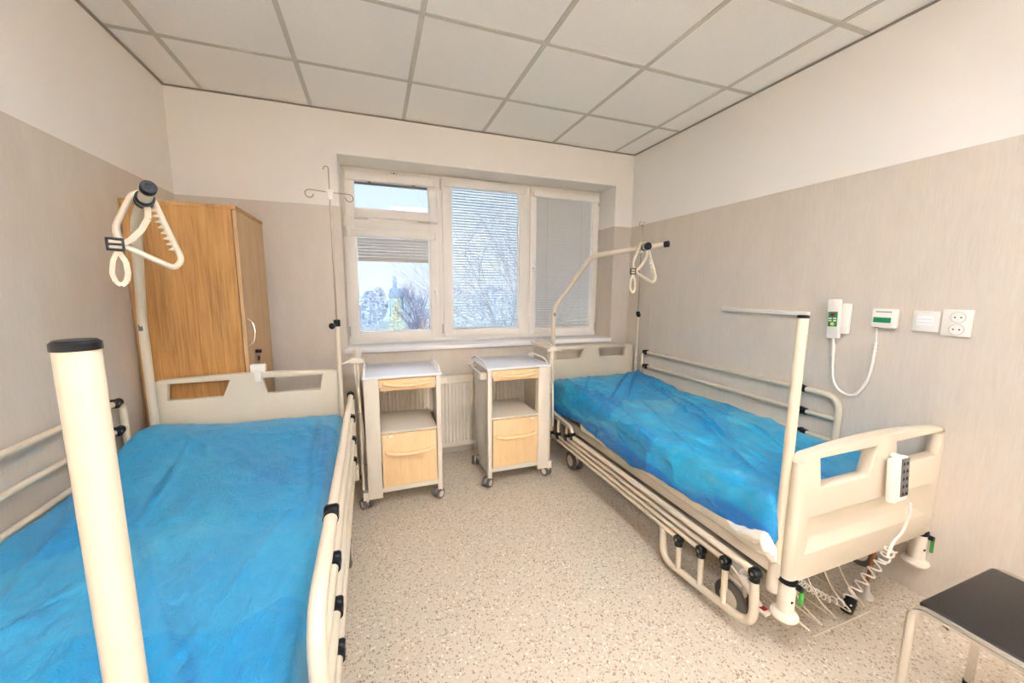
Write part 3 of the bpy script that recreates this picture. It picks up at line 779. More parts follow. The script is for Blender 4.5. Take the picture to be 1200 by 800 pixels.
# loose hem of the white sheet hanging along the near side of the right mattress
bm = bmesh.new(); rows = []
for j in range(161):
    y = -.62 - 1.34 * j / 160; row = []
    for i in range(13):
        q = i / 12
        n = noise.noise(Vector((y * 5, q * 1.5, 3))) * .012 + noise.noise(Vector((y * 13, q * 2, 7))) * .005
        zl = .352 + .018 * noise.noise(Vector((y * 2.3, 1, 5)))
        row.append(bm.verts.new((-.438 - .010 * math.sin(q * PI) - abs(n) * .6 * math.sin(PI * (1 - q) * .8 + .2), y, zl + (.45 - zl) * q)))
    rows.append(row)
for A, B in zip(rows, rows[1:]):
    for i in range(12): bm.faces.new((A[i], A[i + 1], B[i + 1], B[i]))
m = MB(); m.bm.free(); m.bm = bm
hem = m.build('sheet_hem', M['linen'], mR, ang=180)
md = hem.modifiers.new('thick', 'SOLIDIFY'); md.thickness = .003
# ------------------------------------------------------------------ helpers for world placement
bpy.context.view_layer.update()
def trapeze(label, base, zb, k1, k2, end):
    t = thing('trapeze_pole', label, 'pole', (base[0], base[1], zb))
    o = Vector(t.location)
    MB().tube([Vector(p) - o for p in ((base[0], base[1], zb), (base[0], base[1], k1), k2, end)], .0185, .07, 18).build('bent_tube', M['tube'], t)
    e = Vector(end) - o; d = (Vector(end) - Vector(k2)).normalized()
    MB().lathe([(.0190, -.022), (.0208, -.020), (.0208, .008), (.018, .012), (.010, .012), (.009, .009), (0, .009)], e, d, 24).build('end_cap', M['black'], t)
    MB().box(-.008, .008, -.0215, -.017, k1 - zb - .055, k1 - zb - .025, .001).build('clip', M['darkgrey'], t)
    return t
tpR = trapeze('bent cream trapeze pole rising from the right bed, before the window', (2.547, -.19), .352, 1.20, (2.74, -.437, 1.62), (3.05, -.9, 1.675))
tpL = trapeze('bent cream trapeze pole of the left bed, standing before the wardrobe', (.098, -.735), .382, 1.21, (.255, -1.04, 1.615), (.500, -1.50, 1.665))

def trapeze_handle(label, pos, d, flip=1, turn=0, k=1):
    """triangular grip hung over the pole. d = pole direction"""
    d = Vector(d).normalized(); d.rotate(Matrix.Rotation(turn, 3, 'Z')); up = Vector((0, 0, 1)); up = (up - d * up.dot(d)).normalized(); rt = up.cross(d).normalized() * flip
    t = thing('bed_trapeze', label, 'trapeze', pos)
    q = lambda a, b, c=0: rt * a * k + up * b * k + d * c
    V = [q(-.022, .030), q(.020, .030), q(.084, -.190), q(.060, -.222), q(-.070, -.148), q(-.078, -.095)]
    MB().tube(V, .0098, .038, 14, closed=True, fs=5).build('handle_ring', M['tube'], t)
    g = MB()
    a, b = V[1], V[2]
    for kk in range(9):
        c = a.lerp(b, .14 + .085 * kk) ; n = (b - a).normalized().cross(d).normalized()
        if n.dot(V[4] - c) < 0: n = -n
        g.tube([c, c + n * .024], [.0115, .001], seg=10)
    g.build('finger_grip', M['tube'], t)
    s = MB()   # webbing strap looped round the pole, through buckle
    def ribbon(P, w, flat=0, th=.0012):
        P = [Vector(p) for p in P]; wd = w
        for i in range(len(P) - 1):
            e = P[i + 1] - P[i]; side = (e.cross(d).normalized() if i >= flat else d)
            nn = e.cross(side).normalized() * th
            c = [P[i] - side * wd / 2 - nn, P[i] + side * wd / 2 - nn, P[i] + side * wd / 2 + nn, P[i] - side * wd / 2 + nn]
            e2 = [x + e for x in c]
            vs = [s.bm.verts.new(x) for x in c + e2]
            for f in ((0, 1, 2, 3), (4, 7, 6, 5), (0, 4, 5, 1), (1, 5, 6, 2), (2, 6, 7, 3), (3, 7, 4, 0)): s.bm.faces.new([vs[j] for j in f])
    loop = [q(.0215 * math.cos(a), .0215 * math.sin(a), .034) for a in [x * PI / 8 for x in range(12, -4, -1)]]
    ribbon(loop + [q(-.004, -.03, .034)], .022, 99)
    ribbon([q(.006, -.022, .036), q(.004, -.06, .030), q(-.016, -.100, .02), q(-.045, -.135, .016), q(-.078, -.158, .012)], .017)
    ribbon([q(-.100, -.150, .016), q(-.064, -.154, .016)], .026)
    ribbon([q(-.076, -.165, .010), q(-.092, -.205, .006), q(-.098, -.245, .006), q(-.092, -.272, .006), q(-.080, -.284, .006)], .013)
    ribbon([q(-.078, -.165, 0), q(-.062, -.205, 0), q(-.060, -.245, 0), q(-.066, -.270, .003), q(-.080, -.284, .004)], .015)
    s.build('strap', M['strap'], t, smooth=False)
    b = MB()
    Tm = Matrix.Translation(q(-.082, -.152, .016)) @ Matrix(((rt.x, d.x, up.x, 0), (rt.y, d.y, up.y, 0), (rt.z, d.z, up.z, 0), (0, 0, 0, 1)))
    for (x0, x1, z0, z1) in ((-.020, .020, .014, .021), (-.020, .020, -.021, -.014), (-.022, -.015, -.021, .021), (.015, .022, -.021, .021), (-.018, .018, -.0035, .0035)):
        b.box(x0, x1, -.006, .006, z0, z1, .002, T=Tm)
    b.build('buckle', M['black'], t)
    c = MB()
    for sgn in (-1, 1): c.lathe([(.019, -.008), (.026, -.008), (.026, .008), (.019, .008)], q(0, 0, .034 + .018 * sgn), d, 20)
    c.build('collar', M['black'], t)
    return t
dL = (Vector((.500, -1.50, 1.665)) - Vector((.255, -1.04, 1.615))).normalized()
trapeze_handle('white triangular grip hanging over the end of the left trapeze pole', Vector((.500, -1.50, 1.665)) - dL * .180 , dL, 1)
dR = (Vector((3.05, -.9, 1.675)) - Vector((2.74, -.437, 1.62))).normalized()
trapeze_handle('white triangular grip hanging over the right trapeze pole in the room corner', Vector((2.74, -.437, 1.62)) + dR * .40, dR, 1, turn=-.75, k=1.12)

def iv_pole(label, base, z0, zk, zhub, ztop, spread):
    t = thing('iv_pole', label, 'drip stand', (base[0], base[1], z0)); o = Vector((base[0], base[1], z0)); P = lambda x, y, z: Vector((x, y, z - z0))
    MB().cyl(P(0, 0, z0), P(0, 0, zk), .0125, 16).build('lower_tube', M['tube'], t)
    k = MB().lathe([(.012, 0), (.018, 0), (.018, .035), (.009, .038)], P(0, 0, zk - .01)).cyl(P(0, 0, zk + .005), P(-.02, -.035, zk - .005), .008, 12)
    k.lathe([(0, 0), (.016, .002), (.018, .012), (.012, .02), (0, .022)], P(-.018, -.030, zk - .004), (-.5, -.85, -.1), 18)
    k.build('clamp_knob', M['black'], t)
    MB().cyl(P(0, 0, zk), P(0, 0, zhub), .0052, 10).build('upper_rod', M['steel'], t)
    MB().lathe([(0, -.03), (.014, -.03), (.016, -.01), (.016, .006), (.02, .01), (.02, .02), (0, .024)], P(0, 0, zhub), seg=20).build('hook_hub', M['white'], t)
    h = MB()
    ca, sa = math.cos(spread), math.sin(spread)
    if ztop - zhub > .12 and zhub > 1.84:      # cross with four hooks
        for s in (-1, 1):
            R = lambda a, z: P(s * a * ca, s * a * sa, z)
            pts = [R(.01, zhub + .008), R(.075, zhub + .010)] + [R(.098 + .020 * math.sin(q), zhub - .010 + .020 * math.cos(q)) for q in [x * PI / 6 for x in range(0, 10)]]
            h.tube(pts, .0026, 0, 8)
        h.tube([P(0, 0, zhub), P(0, 0, ztop - .02)] + [P(-.012 + .012 * math.cos(q), 0, ztop - .02 + .012 * math.sin(q)) for q in [x * PI / 6 for x in range(1, 8)]], .0030, 0, 8)
    else:
        h.tube([P(0, 0, zhub), P(0, 0, ztop - .04)], .0034, 0, 8)
        for s in (-1, 1):
            cx = s * .024
            h.tube([P(0, 0, ztop - .045)] + [P((cx - .0 + .022 * math.cos(q)) * ca, (cx + .022 * math.cos(q)) * sa, ztop - .02 + .018 * math.sin(q)) for q in [(PI if s > 0 else 0) + s * x * PI / 6 for x in range(0, 11)]], .0028, 0, 8)
    h.build('hook', M['steel'], t)
iv_pole('drip pole with two wide wire hooks at the left bed head, beside the window', (.945, -.712), .382, 1.16, 1.862, 2.01, math.radians(12))
iv_pole('drip pole with small curled hooks in the right back corner', (3.388, -.20), .352, 1.145, 1.722, 1.955, math.radians(20))

def corner_pole(label, x, y, z0, z1):
    t = thing('corner_pole', label, 'pole', (x, y, z0))
    MB().cyl((0, 0, 0), (0, 0, z1 - z0), .0170, 24).build('tube', M['tube'], t)
    MB().lathe([(.0165, -.004), (.0182, -.004), (.0182, .003), (.015, .006), (0, .006)], (0, 0, z1 - z0), seg=24).build('end_cap', M['black'], t)
corner_pole('thick upright cream pole in the near left foreground, black cap on top', .868, -2.555, .382, 1.302)
corner_pole('upright cream pole with black cap at the foot of the right bed', 2.530, -2.158, .352, 1.272)

# hook bracket on the left headboard
t = MB().box(-.035, .035, -.012, .026, 0, .045, .004).box(-.014, .014, -.026, -.018, -.045, .008, .002).box(-.014, .014, -.026, -.010, .004, .010, .001)
t = t.build('hook_bracket', M['white'], None); t.location = (.540, -.675, .906); tag(t, 'small white bracket clipped on top of the left headboard', 'bracket')

# ------------------------------------------------------------------ remote on the right footboard + coiled lead
def helix(path, r, turns, wire, mb, mat=0, n_per=12):
    P = [Vector(p) for p in path]; L = [0]
    for a, b in zip(P, P[1:]): L.append(L[-1] + (b - a).length)
    def at(s):
        s = max(0, min(L[-1], s))
        for i in range(len(P) - 1):
            if s <= L[i + 1]: return P[i].lerp(P[i + 1], (s - L[i]) / (L[i + 1] - L[i]))
        return P[-1]
    n = int(turns * n_per); pts = []
    for k in range(n + 1):
        s = L[-1] * k / n; c = at(s); d = (at(s + .01) - at(s - .01)).normalized(); u, v = rot_frame(d); a = 2 * PI * k / n_per
        pts.append(c + (u * math.cos(a) + v * math.sin(a)) * r)
    mb.tube(pts, wire, 0, 7, mat=mat)
rm = thing('bed_remote', 'white bed remote with dark keypad hung on the right footboard', 'remote control', (3.045, -2.232, .715))
T = Matrix.Rotation(math.radians(-4), 4, 'X')
MB().box(-.05, .05, -.016, .010, -.17, .005, .006, T=T).build('housing', M['white'], rm)
k = MB().box(-.005, .045, -.0185, -.015, -.150, .001, .001, mat=0, T=T)
k.box(-.044, -.036, -.019, -.015, -.168, -.0, .001, mat=2, T=T)
for i in range(5):
    z = -.018 - i * .030
    for xx in (.008, .030): k.prism([(xx - .006, z - .006), (xx + .006, z - .006), (xx, z + .006)], -.0205, -.018, 'xz', mat=1, T=T)
k.build('keypad', [M['darkgrey'], M['black'], M['white']], rm)
MB().box(-.012, .012, -.012, .032, .002, .014, .002).box(-.012, .012, .024, .030, -.03, .008, .002).build('hook', M['white'], rm)
mb = MB()
O = rm.location
w = lambda x, y, z: Vector((x, y, z)) - O
mb.tube([w(3.055, -2.285, .553), w(3.06, -2.285, .50), w(3.045, -2.28, .43), w(3.01, -2.27, .39), w(3.00, -2.265, .33)], .0042, .03, 8)
helix([w(3.05, -2.255, .345), w(3.07, -2.225, .27), w(3.035, -2.205, .20), w(2.98, -2.19, .13), w(2.93, -2.19, .085)], .017, 8.5, .0036, mb)
helix([w(2.93, -2.19, .08), w(2.86, -2.16, .10), w(2.75, -2.14, .17), w(2.66, -2.12, .25)], .012, 11, .0028, mb)
mb.tube([w(3.00, -2.265, .33), w(3.05, -2.255, .362)], .0038, 0, 8)
mb.build('coiled_lead', M['white'], rm)
MB().box(-.022, .022, -.018, .018, -.04, .03, .010, T=Matrix.Translation(w(2.955, -2.19, .07)) @ Matrix.Rotation(.5, 4, 'Y')).build('plug', M['black'], rm)

# ================================================================== NIGHTSTANDS
def nightstand_caster(parent, x, y, ang):
    c = MB(); c.cyl((x, y, .05), (x, y, .082), .009, 12, mat=0)
    Tm = Matrix.Translation((x, y, 0)) @ Matrix.Rotation(ang, 4, 'Z')
    c.prism([(-.012, .066), (.020, .062), (.034, .045), (.034, .030), (.018, .030), (.004, .05), (-.012, .05)], -.010, .010, 'yz', .003, mat=0, T=Tm)
    o = c.build('caster', M['hubgrey'], parent)
    wv = MB()
    for s in (-1, 1):
        ctr = Tm @ Vector((s * .017, .014, .035)); ax = (Tm.to_3x3() @ Vector((1, 0, 0)))
        wv.lathe([(.022, -.010), (.031, -.010), (.035, -.006), (.035, .006), (.031, .010), (.022, .010)], ctr, ax, 22, mat=0)
        wv.lathe([(0, -.0115), (.018, -.0115), (.024, -.008), (.024, .008), (.018, .0115), (0, .0115)], ctr, ax, 22, mat=1)
    wv.build('wheel', [M['rubber'], M['hubgrey']], o)

def nightstand(label, cx, yf, s, tilt, rz):
    t = thing('nightstand', label, 'nightstand', (cx, yf, 0), rz)
    D = .43
    def bx(m, x0, x1, *a, **k):
        if s < 0: x0, x1 = -x1, -x0
        m.box(x0, x1, *a, **k); return m
    m = MB()
    bx(m, .138, .222, 0, .030, .075, .828, .002)                    # wide front post (table side)
    bx(m, .196, .214, .030, D, .080, .828, .001)                    # inner side panel
    bx(m, -.232, -.203, 0, .030, .062, .828, .002)
    bx(m, .222, .252, .004, D - .03, .070, .122, .002)              # foot rail
    bx(m, -.203, .138, 0, D - .03, .483, .496, .001)                # shelf
    bx(m, -.203, .138, .0, .025, .108, .140, .001)
    bx(m, -.203, .196, .025, D - .02, .108, .122, .001)
    bx(m, .138, .196, .03, .06, .12, .82, .001)
    bx(m, -.214, .196, D - .025, D - .01, .11, .46, .001)
    bx(m, -.203, .196, .01, D, .822, .829)
    m.build('body', M['cream'], t)
    bx(MB(), -.226, -.214, .030, D, .075, .828, .001).build('side_panel', M['steelpanel'], t)
    m = MB(); bx(m, -.240, .228, -.012, D + .01, .829, .841, .004, mat=0)
    bx(m, -.222, .210, -.0, D - .005, .8405, .8425, .001, mat=1)
    m.build('top', [M['sill'], M['topwhite']], t)
    for xx in (-.232, .218):
        X = xx * s
        MB().tube([(X, .02, .838), (X, .09, .872), (X, D - .09, .872), (X, D - .02, .838)], .0055, .05, 10).build('guard_rail', M['sill'], t)
    # drawer (birch) with bow handle
    m = MB(); xa, xb = (-.200, .135) if s > 0 else (-.135, .200)
    m.prism([(xa + .004, .752), (xb - .004, .752), (xb, .820), (xa, .820)], -.006, .014, 'xz', .003)
    d = m.build('drawer', M['birch'], t)
    MB().box(xa + .01, xb - .01, .014, D - .08, .757, .805, .002).build('drawer_box', M['cream'], d)
    def bow(z, par, w):
        c = (xa + xb) / 2; m = MB()
        m.tube([(c - w, -.006, z + .010), (c - w + .004, -.022, z + .006), (c - w * .5, -.032, z - .002), (c, -.034, z - .004), (c + w * .5, -.032, z - .002), (c + w - .004, -.022, z + .006), (c + w, -.006, z + .010)], .0125, .02, 12, squash=(1, .8))
        m.build('handle', M['birchhandle'], par)
    bow(.790, d, .135)
    m = MB()
    for xx in (xa + .004, xb - .004): m.cyl((xx, -.008, .785), (xx, .0, .785), .010, 14)
    m.build('slide_pin', M['hubgrey'], d)
    m = MB(); m.box(xa + .002, xb - .002, -.005, .013, .143, .479, .002)
    d = m.build('door', M['birch'], t)
    bow(.358, d, .140)
    k = MB().box(xa + .03, xa + .068, -.0062, -.005, .462, .470, mat=0).box(xa + .033, xa + .040, -.0066, -.006, .463, .469, mat=1) if s < 0 else MB().box(xb - .07, xb - .03, -.0062, -.005, .462, .470, mat=0).box(xb - .068, xb - .064, -.0066, -.006, .463, .469, mat=1)
    k.build('sticker', [M['white'], M['red']], d, smooth=False)
    # towel rail on the free side
    m = MB(); X = -.262 * s; 
    m.tube([(X, .05, .795), (X, D - .02, .795)], .006, 0, 10, mat=0); m.ball((X, D - .02, .795), .010)
    bx(m, -.276, -.226, .035, .085, .760, .800, .003, mat=1)
    bx(m, -.268, -.226, D - .09, D - .06, .785, .805, .003, mat=1)
    m.build('towel_rail', [M['sill'], M['cream']], t)
    # folded overbed table on the other side
    Tt = Matrix.Translation((s * .262, 0, .94)) @ Matrix.Rotation(s * tilt, 4, 'Y') @ Matrix.Translation((-s * .262, 0, -.94))
    m = MB(); m.box(min(s * .262, s * .276), max(s * .262, s * .276), .06, D - .03, .36, .935, .004, T=Tt)
    ft = m.build('folded_table', M['cream'], t)
    m = MB()
    for yy in (.055, .10): m.cyl((s * .250, yy, .12), (s * .250, yy, .955), .0085, 12)
    m.ball((s * .250, .055, .62), .012)
    m.build('support_post', M['tube'], ft)
    m = MB(); bx(m, .215, .295, .03, .085, .925, .945, .004); bx(m, .232, .285, .03, D - .05, .940, .958, .004)
    m.tube([(s * .29, .06, .935), (s * .335, .04, .925)], [.008, .003], 0, 10)
    m.prism([(.03, .955), (D - .08, .955), (D - .10, .975), (.22, .995), (.12, .99), (.05, .970)], min(s * .25, s * .262), max(s * .25, s * .262), 'yz', .003)
    m.build('hinge_bracket', M['cream'], ft)
    for (xx, yy, a) in ((.232, .03, .5), (-.218, .03, 2.2), (.232, D - .03, 1.0), (-.218, D - .03, 2.8)):
        nightstand_caster(t, xx * s, yy, a)
    return t
nightstand('bedside cabinet with birch fronts beside the left bed, its table folded on its left', 1.288, -.70, -1, .07, 0)
nightstand('bedside cabinet with birch fronts next to the right bed, its table folded on its right', 2.068, -.672, 1, -.03, 0)

# ================================================================== RIGHT WALL ITEMS
xw = W - .005
t = MB().box(-.030, 0, -.275, .275, -.011, .011, .004).box(-.034, -.028, -.277, .277, .004, .009, .002).build('wall_strip', M['white'], None)
t.location = (xw, -1.352, 1.236); tag(t, 'thin white horizontal strip fixed to the right wall above the bed', 'wall strip')

cc = thing('nurse_call_handset', 'white nurse call handset with green keypad in its wall holder', 'call handset', (xw, -1.775, 1.22))
MB().box(-.024, 0, -.048, -.012, -.075, .080, .006).build('holder', M['white'], cc)
T = Matrix.Translation((-.036, .008, 0)) @ Matrix.Rotation(math.radians(-3), 4, 'X')
MB().box(-.014, .012, -.027, .027, -.100, .100, .006, T=T).build('handset_body', M['white'], cc)
k = MB().box(-.0155, -.0135, -.021, .021, -.040, .036, .0008, mat=0, T=T)
k.lathe([(0, 0), (.010, 0), (.010, .003), (0, .003)], T @ Vector((-.0155, 0, .020)), (-1, 0, 0), 16, mat=1)
for z in (.002, -.010):
    for yy in (-.011, .011): k.box(-.0175, -.0155, yy - .007, yy + .007, z - .003, z + .003, .0008, mat=2, T=T)
k.lathe([(0, 0), (.009, 0), (.009, .002), (0, .002)], T @ Vector((-.0155, 0, -.026)), (-1, 0, 0), 16, mat=3)
k.build('keypad', [M['greenlab'], M['red'], M['white'], M['yellow']], cc)
mb = MB(); O = cc.location; w = lambda y, z, x=W - .026: Vector((x, y, z)) - O
mb.tube([w(-1.768, 1.122, W - .04), w(-1.770, 1.07), w(-1.772, 1.035), w(-1.775, .97), w(-1.785, .895), w(-1.815, .850), w(-1.855, .835), w(-1.890, .845), w(-1.925, .905), w(-1.940, .98), w(-1.944, 1.06), w(-1.945, 1.12)], .0062, .04, 10)
mb.tube([w(-1.945, 1.12), w(-1.943, 1.15), w(-1.940, 1.195)], .0030, 0, 8)
for z in (1.030, 1.043, 1.056, 1.069, 1.082): mb.lathe([(.006, -.002), (.0095, -.002), (.0095, .002), (.006, .002)], w(-1.770, z), (0, 0, 1), 12)
for z in (1.06, 1.078, 1.096, 1.114): mb.lathe([(.006, -.002), (.0095, -.002), (.0095, .002), (.006, .002)], w(-1.944, z), (0, 0, 1), 12)
mb.build('cord', M['white'], cc)

cb = thing('call_socket_box', 'small white wall box with a green label where the call cord plugs in', 'wall box', (xw, -1.965, 1.236))
MB().box(-.034, 0, -.046, .046, -.045, .045, .008).build('housing', M['white'], cb)
MB().box(-.0355, -.0335, -.030, .036, -.020, .004, .0005).build('green_label', M['greenlab'], cb)
MB().box(-.0350, -.0335, -.030, .030, .028, .032, .0005).box(-.030, -.018, .018, .030, -.047, -.044).build('slot', M['darkgrey'], cb)
sw = thing('data_outlet', 'cream double outlet plate between the green-label box and the power socket', 'wall outlet', (xw, -2.102, 1.232))
MB().box(-.012, 0, -.044, .044, -.046, .046, .005).build('faceplate', M['white'], sw)
MB().box(-.0145, -.0115, -.028, .028, -.020, .024, .002).build('cover_flap', M['sill'], sw)
MB().box(-.0152, -.0142, -.022, .022, .008, .010).box(-.0152, -.0142, -.022, .022, -.006, -.004).box(-.0128, -.0118, -.012, .012, .037, .0385).build('groove', M['hubgrey'], sw)
ps = thing('power_socket', 'white double power socket at the far right of the wall', 'power socket', (xw, -2.196, 1.232))
MB().box(-.010, 0, -.044, .044, -.056, .056, .004).build('faceplate', M['white'], ps)
m = MB()
for z in (.024, -.026):
    m.lathe([(0, 0), (.0235, 0), (.0235, .003), (0, .003)], (-.0095, -.004, z), (-1, 0, 0), 24, mat=2)
    m.lathe([(0, .003), (.0205, .003), (.0205, .0034), (0, .0034)], (-.0095, -.004, z), (-1, 0, 0), 24, mat=0)
    for yy in (-.009, .009): m.cyl((-.0128, -.004 + yy, z), (-.0134, -.004 + yy, z), .003, 8, mat=1)
m.build('socket_well', [M['white'], M['black'], M['hubgrey']], ps)

# ================================================================== CHAIR (bottom right)
ch = thing('chair', 'black-seated chair with chrome tube frame at the bottom right', 'chair', (2.60, -2.51, 0))
MB().box(.010, .43, -.44, .0, .440, .462, .010, 3).build('seat', M['blackseat'], ch)
fr = MB()
for x in (0.0, .44):
    fr.tube([(x, .005, .006), (x, .005, .450), (x, -.43, .450), (x, -.47, .006)], .0115, .04, 16)
fr.tube([(0, -.06, .425), (.44, -.06, .425)], .009); fr.tube([(0, -.36, .425), (.44, -.36, .425)], .009)
fr.tube([(0.0, -.40, .448), (0.0, -.47, .80)], .0105, 0, 14); fr.tube([(.44, -.40, .448), (.44, -.47, .80)], .0105, 0, 14)
fr.build('frame', M['chrome'], ch)
MB().box(.012, .428, -.485, -.455, .60, .82, .010, 3).build('backrest', M['blackseat'], ch)
for x in (0, .44):
    for y in (.005, -.47): MB().cyl((x, y, 0), (x, y, .014), .014, 12).build('foot_cap', M['black'], ch)

# ================================================================== CEILING LIGHTS (unseen pendants added as fill, then the grid panel)
for i, (x, y) in enumerate(((1.05, -5.0), (2.40, -5.0), (1.05, -6.4), (2.40, -6.4))):  # unseen pendants added behind the camera to brighten the room
    t = thing('pendant_light', ['pendant light panel on two wires, nearer the window and left wall', 'pendant light panel on two wires, nearer the window and right wall',
              'pendant light panel on two wires, at the door end and left wall', 'pendant light panel on two wires, at the door end and right wall'][i], 'ceiling light', (x, y, 2.14))
    m = MB(); m.box(-.5, .5, -.10, -.09, -.02, .03); m.box(-.5, .5, .09, .10, -.02, .03); m.box(-.51, -.5, -.10, .10, -.02, .03); m.box(.5, .51, -.10, .10, -.02, .03); m.box(-.5, .5, -.09, .09, 0, .008)
    m.build('housing', M['white'], t, smooth=False)
    MB().box(-.495, .495, -.085, .085, -.014, -.004).build('diffuser', M['lamp'], t, smooth=False)
    MB().box(-.495, .495, -.085, .085, .012, .020).build('uplight', M['uplamp'], t, smooth=False)
    for xx in (-.42, .42): MB().cyl((xx, 0, .02), (xx, 0, H - 2.14), .0015, 6).build('wire', M['steel'], t)

x0, x1, y0, y1 = gx0 + 1.2 + .014, gx0 + 1.8 - .014, gy0 - 2.4 + .014, gy0 - 1.8 - .014
y0, y1 = y0 - .0, y1 - .0
t = thing('ceiling_light', 'square light panel set flush into the tiled ceiling', 'ceiling light', ((x0 + x1) / 2, (y0 + y1) / 2 , H))
hx, hy = (x1 - x0) / 2, (y1 - y0) / 2
m = MB(); m.box(-hx, hx, -hy, -hy + .02, -.010, .003); m.box(-hx, hx, hy - .02, hy, -.010, .003); m.box(-hx, -hx + .02, -hy + .02, hy - .02, -.010, .003); m.box(hx - .02, hx, -hy + .02, hy - .02, -.010, .003)
m.build('light_frame', M['white'], t, smooth=False)
MB().box(-hx + .02, hx - .02, -hy + .02, hy - .02, -.007, .002).build('diffuser', M['panel'], t, smooth=False)

# ================================================================== OUTSIDE
GZ = -5.6
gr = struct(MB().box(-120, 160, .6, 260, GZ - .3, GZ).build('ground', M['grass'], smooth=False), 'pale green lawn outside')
m = MB().prism([(-3.5, 18), (-1.5, 18), (2.6, 62), (1.8, 62)], GZ, GZ + .03, 'xy')
struct(m.build('path', M['path'], smooth=False), 'pale footpath across the lawn')
m = MB().prism([(2, 20), (3.6, 20), (6, 90), (5.2, 90)], GZ, GZ + .03, 'xy')
struct(m.build('road', M['road'], smooth=False), 'narrow grey lane')

def bare_tree(name, label, x, y, h, mat, seed, spread=.5, depth=6, r0=.16, lean=0, kids=3, trunk=.22):
    rnd = random.Random(seed); bm = MB()
    def grow(p, d, l, r, k):
        n = 3 if k > 1 else 2; P = [p]; cur = p; dd = d
        for i in range(n):
            dd = (dd + Vector((rnd.uniform(-1, 1), rnd.uniform(-1, 1), rnd.uniform(-.6, 1))) * .13).normalized()
            cur = cur + dd * l / n; P.append(cur)
        bm.tube(P, [r * (1 - .4 * i / n) for i in range(n + 1)], 0, 5 if k > depth - 2 else 3, cap=False)
        if k <= 0: return
        c = kids if k > 1 else 3
        for i in range(c):
            q = P[-1] if i == 0 else P[rnd.randint(1, n)]
            a = rnd.uniform(0, 2 * PI); s = rnd.uniform(.5, 1) * spread
            nd = (dd + Vector((math.cos(a), math.sin(a), rnd.uniform(-.15, .4))) * s * 1.3).normalized()
            grow(q, nd, l * rnd.uniform(.68, .86), r * .58, k - 1)
    grow(Vector((0, 0, 0)), Vector((lean, 0, 1)).normalized(), h * trunk, r0, depth)
    o = bm.build(name, M[mat], None, smooth=True); o.location = (x, y, GZ); tag(o, label, 'tree'); return o
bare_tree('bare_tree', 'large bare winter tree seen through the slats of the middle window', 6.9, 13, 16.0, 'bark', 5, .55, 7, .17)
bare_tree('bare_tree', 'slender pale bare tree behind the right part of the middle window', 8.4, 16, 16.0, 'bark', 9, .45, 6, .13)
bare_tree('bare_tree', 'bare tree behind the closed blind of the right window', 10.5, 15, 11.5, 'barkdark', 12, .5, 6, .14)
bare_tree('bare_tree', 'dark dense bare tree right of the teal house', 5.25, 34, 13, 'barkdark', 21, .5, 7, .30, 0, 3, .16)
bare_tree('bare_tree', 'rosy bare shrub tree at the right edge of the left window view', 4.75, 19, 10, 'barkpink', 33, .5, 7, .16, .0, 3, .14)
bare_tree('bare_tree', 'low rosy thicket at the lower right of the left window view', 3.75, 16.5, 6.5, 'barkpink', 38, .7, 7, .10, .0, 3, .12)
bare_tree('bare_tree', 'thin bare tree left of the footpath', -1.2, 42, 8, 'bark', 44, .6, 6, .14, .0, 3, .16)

def leafy(name, label, x, y, h, w, mat, seed, cone=False):
    rnd = random.Random(seed); bm = MB()
    for k in range(420):
        t = rnd.random() ** .8; a = rnd.uniform(0, 2 * PI)
        rad = w * ((1 - t) * .95 + .05 if cone else math.sin(PI * (.12 + .80 * t))) * rnd.uniform(.5, 1)
        c = Vector((math.cos(a) * rad, math.sin(a) * rad, h * (.08 + .92 * t))); s = h * rnd.uniform(.02, .045)
        u = Vector((rnd.uniform(-1, 1), rnd.uniform(-1, 1), rnd.uniform(-1, 1))).normalized() * s; v = u.cross(Vector((rnd.uniform(-1, 1), rnd.uniform(-1, 1), 1))).normalized() * s
        wv = u.cross(v).normalized() * s * .4
        vs = [bm.bm.verts.new(c + q) for q in (u, v, -u, -v, wv, -wv)]
        for i in range(4):
            bm.bm.faces.new((vs[i], vs[(i + 1) % 4], vs[4])); bm.bm.faces.new((vs[(i + 1) % 4], vs[i], vs[5]))
    bm.cyl((0, 0, 0), (0, 0, h * .8), w * .07, 8, r2=w * .02)
    o = bm.build(name, M[mat], None, smooth=False); o.location = (x, y, GZ); tag(o, label, 'tree'); return o
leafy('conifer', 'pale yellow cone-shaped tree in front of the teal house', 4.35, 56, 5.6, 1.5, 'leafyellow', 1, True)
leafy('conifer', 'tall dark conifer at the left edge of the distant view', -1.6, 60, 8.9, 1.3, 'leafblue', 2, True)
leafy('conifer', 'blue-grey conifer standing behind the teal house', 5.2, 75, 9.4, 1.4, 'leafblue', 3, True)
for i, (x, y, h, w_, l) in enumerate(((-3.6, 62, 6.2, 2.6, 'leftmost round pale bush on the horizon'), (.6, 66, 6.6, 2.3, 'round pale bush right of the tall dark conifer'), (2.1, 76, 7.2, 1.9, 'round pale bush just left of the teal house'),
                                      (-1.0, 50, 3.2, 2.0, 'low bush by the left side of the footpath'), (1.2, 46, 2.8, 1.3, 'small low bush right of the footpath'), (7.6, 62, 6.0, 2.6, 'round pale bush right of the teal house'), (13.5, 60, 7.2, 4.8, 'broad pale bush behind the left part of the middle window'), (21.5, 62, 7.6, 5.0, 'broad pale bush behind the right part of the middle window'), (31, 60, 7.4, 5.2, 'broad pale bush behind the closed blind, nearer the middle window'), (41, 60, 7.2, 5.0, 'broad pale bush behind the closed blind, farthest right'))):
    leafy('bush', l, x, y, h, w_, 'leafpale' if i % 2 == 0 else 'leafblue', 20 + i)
hs = thing('house', 'small teal house with a slate roof in the distance', 'house', (5.4, 66, GZ))
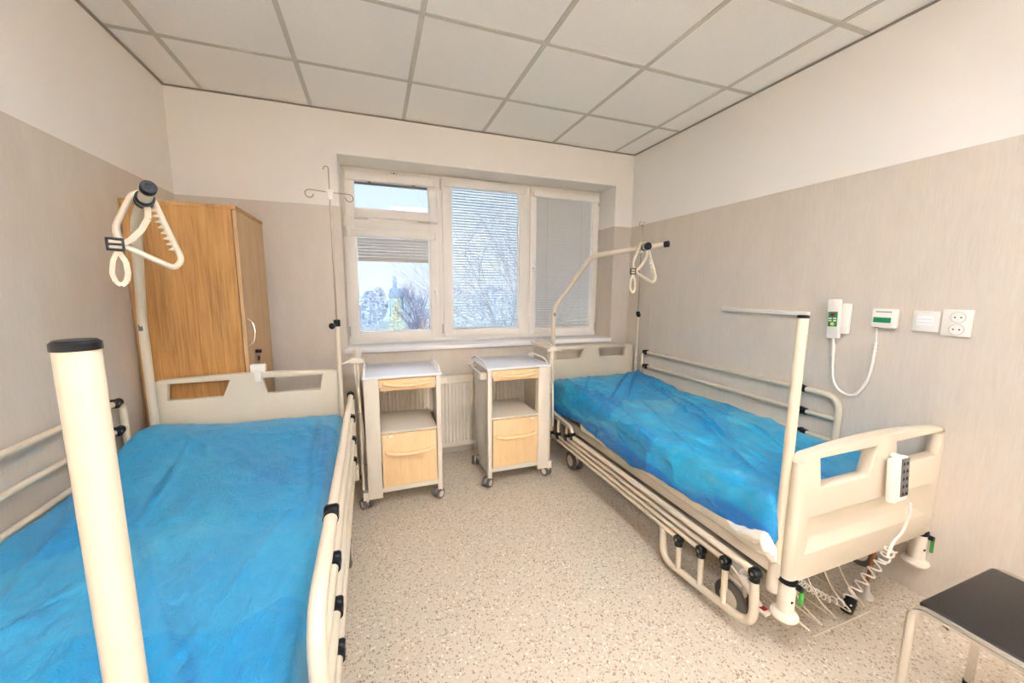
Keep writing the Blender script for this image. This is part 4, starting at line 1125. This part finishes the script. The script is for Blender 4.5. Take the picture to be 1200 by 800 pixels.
MB().box(-1.5, 1.5, 0, 4, 0, 5.6).build('wall', M['teal'], hs, smooth=False)
MB().prism([(-1.7, 5.6), (1.7, 5.6), (1.3, 7.1), (-1.3, 7.1)], -.2, 4.2, 'xz').build('roof', M['roof'], hs, smooth=False)
for x in (-.55, .5): MB().box(x - .2, x + .2, -.05, .02, 4.2, 4.8).build('window', M['roof'], hs, smooth=False)

# ================================================================== WORLD, CAMERA, VIEW
wd_ = bpy.data.worlds.new('World'); scene.world = wd_; wd_.use_nodes = True
t = wd_.node_tree; bg = t.nodes['Background']
tc = t.nodes.new('ShaderNodeTexCoord'); sp = t.nodes.new('ShaderNodeSeparateXYZ'); rp = t.nodes.new('ShaderNodeValToRGB')
t.links.new(tc.outputs['Generated'], sp.inputs[0]); t.links.new(sp.outputs['Z'], rp.inputs['Fac'])
e = rp.color_ramp.elements; e[0].position = 0; e[0].color = (.80, .90, 1, 1); e[1].position = .6; e[1].color = (.50, .72, 1, 1)
t.links.new(rp.outputs['Color'], bg.inputs['Color']); bg.inputs['Strength'].default_value = .84

fill_sun = bpy.data.lights.new('sun', 'SUN'); fill_sun.energy = 1.9; fill_sun.angle = math.radians(20); fill_sun.color = (1, .97, .93)  # sun lamp added only to brighten the outdoor view
so_ = bpy.data.objects.new('sun', fill_sun); COL.objects.link(so_); so_.rotation_euler = (math.radians(48), 0, math.radians(-15))
cam = bpy.data.cameras.new('camera'); co = bpy.data.objects.new('camera', cam); COL.objects.link(co); scene.camera = co
cam.sensor_fit = 'HORIZONTAL'; cam.sensor_width = 36; cam.lens = 36 * 445.21 / 1200; cam.clip_start = .02; cam.clip_end = 500
R = [(0.93999375, -0.34114355, 0.00573057), (-0.04059964, -0.12851394, -0.9908763), (0.33876751, 0.93118486, -0.13465261)]
mw = Matrix.Identity(4)
for i in range(3):
    mw[i][0] = R[0][i]; mw[i][1] = -R[1][i]; mw[i][2] = -R[2][i]
mw.translation = Vector((1.14181271, -3.04381488, 1.35833141)); co.matrix_world = mw
scene.view_settings.view_transform = 'Standard'; scene.view_settings.look = 'None'
scene.view_settings.exposure = 0.55
try:
    scene.cycles.diffuse_bounces = 8; scene.cycles.max_bounces = 12; scene.cycles.sample_clamp_indirect = 20
except Exception: pass
scene.view_settings.exposure = 0.55; scene.view_settings.gamma = 1
scene.view_settings.use_curve_mapping = False
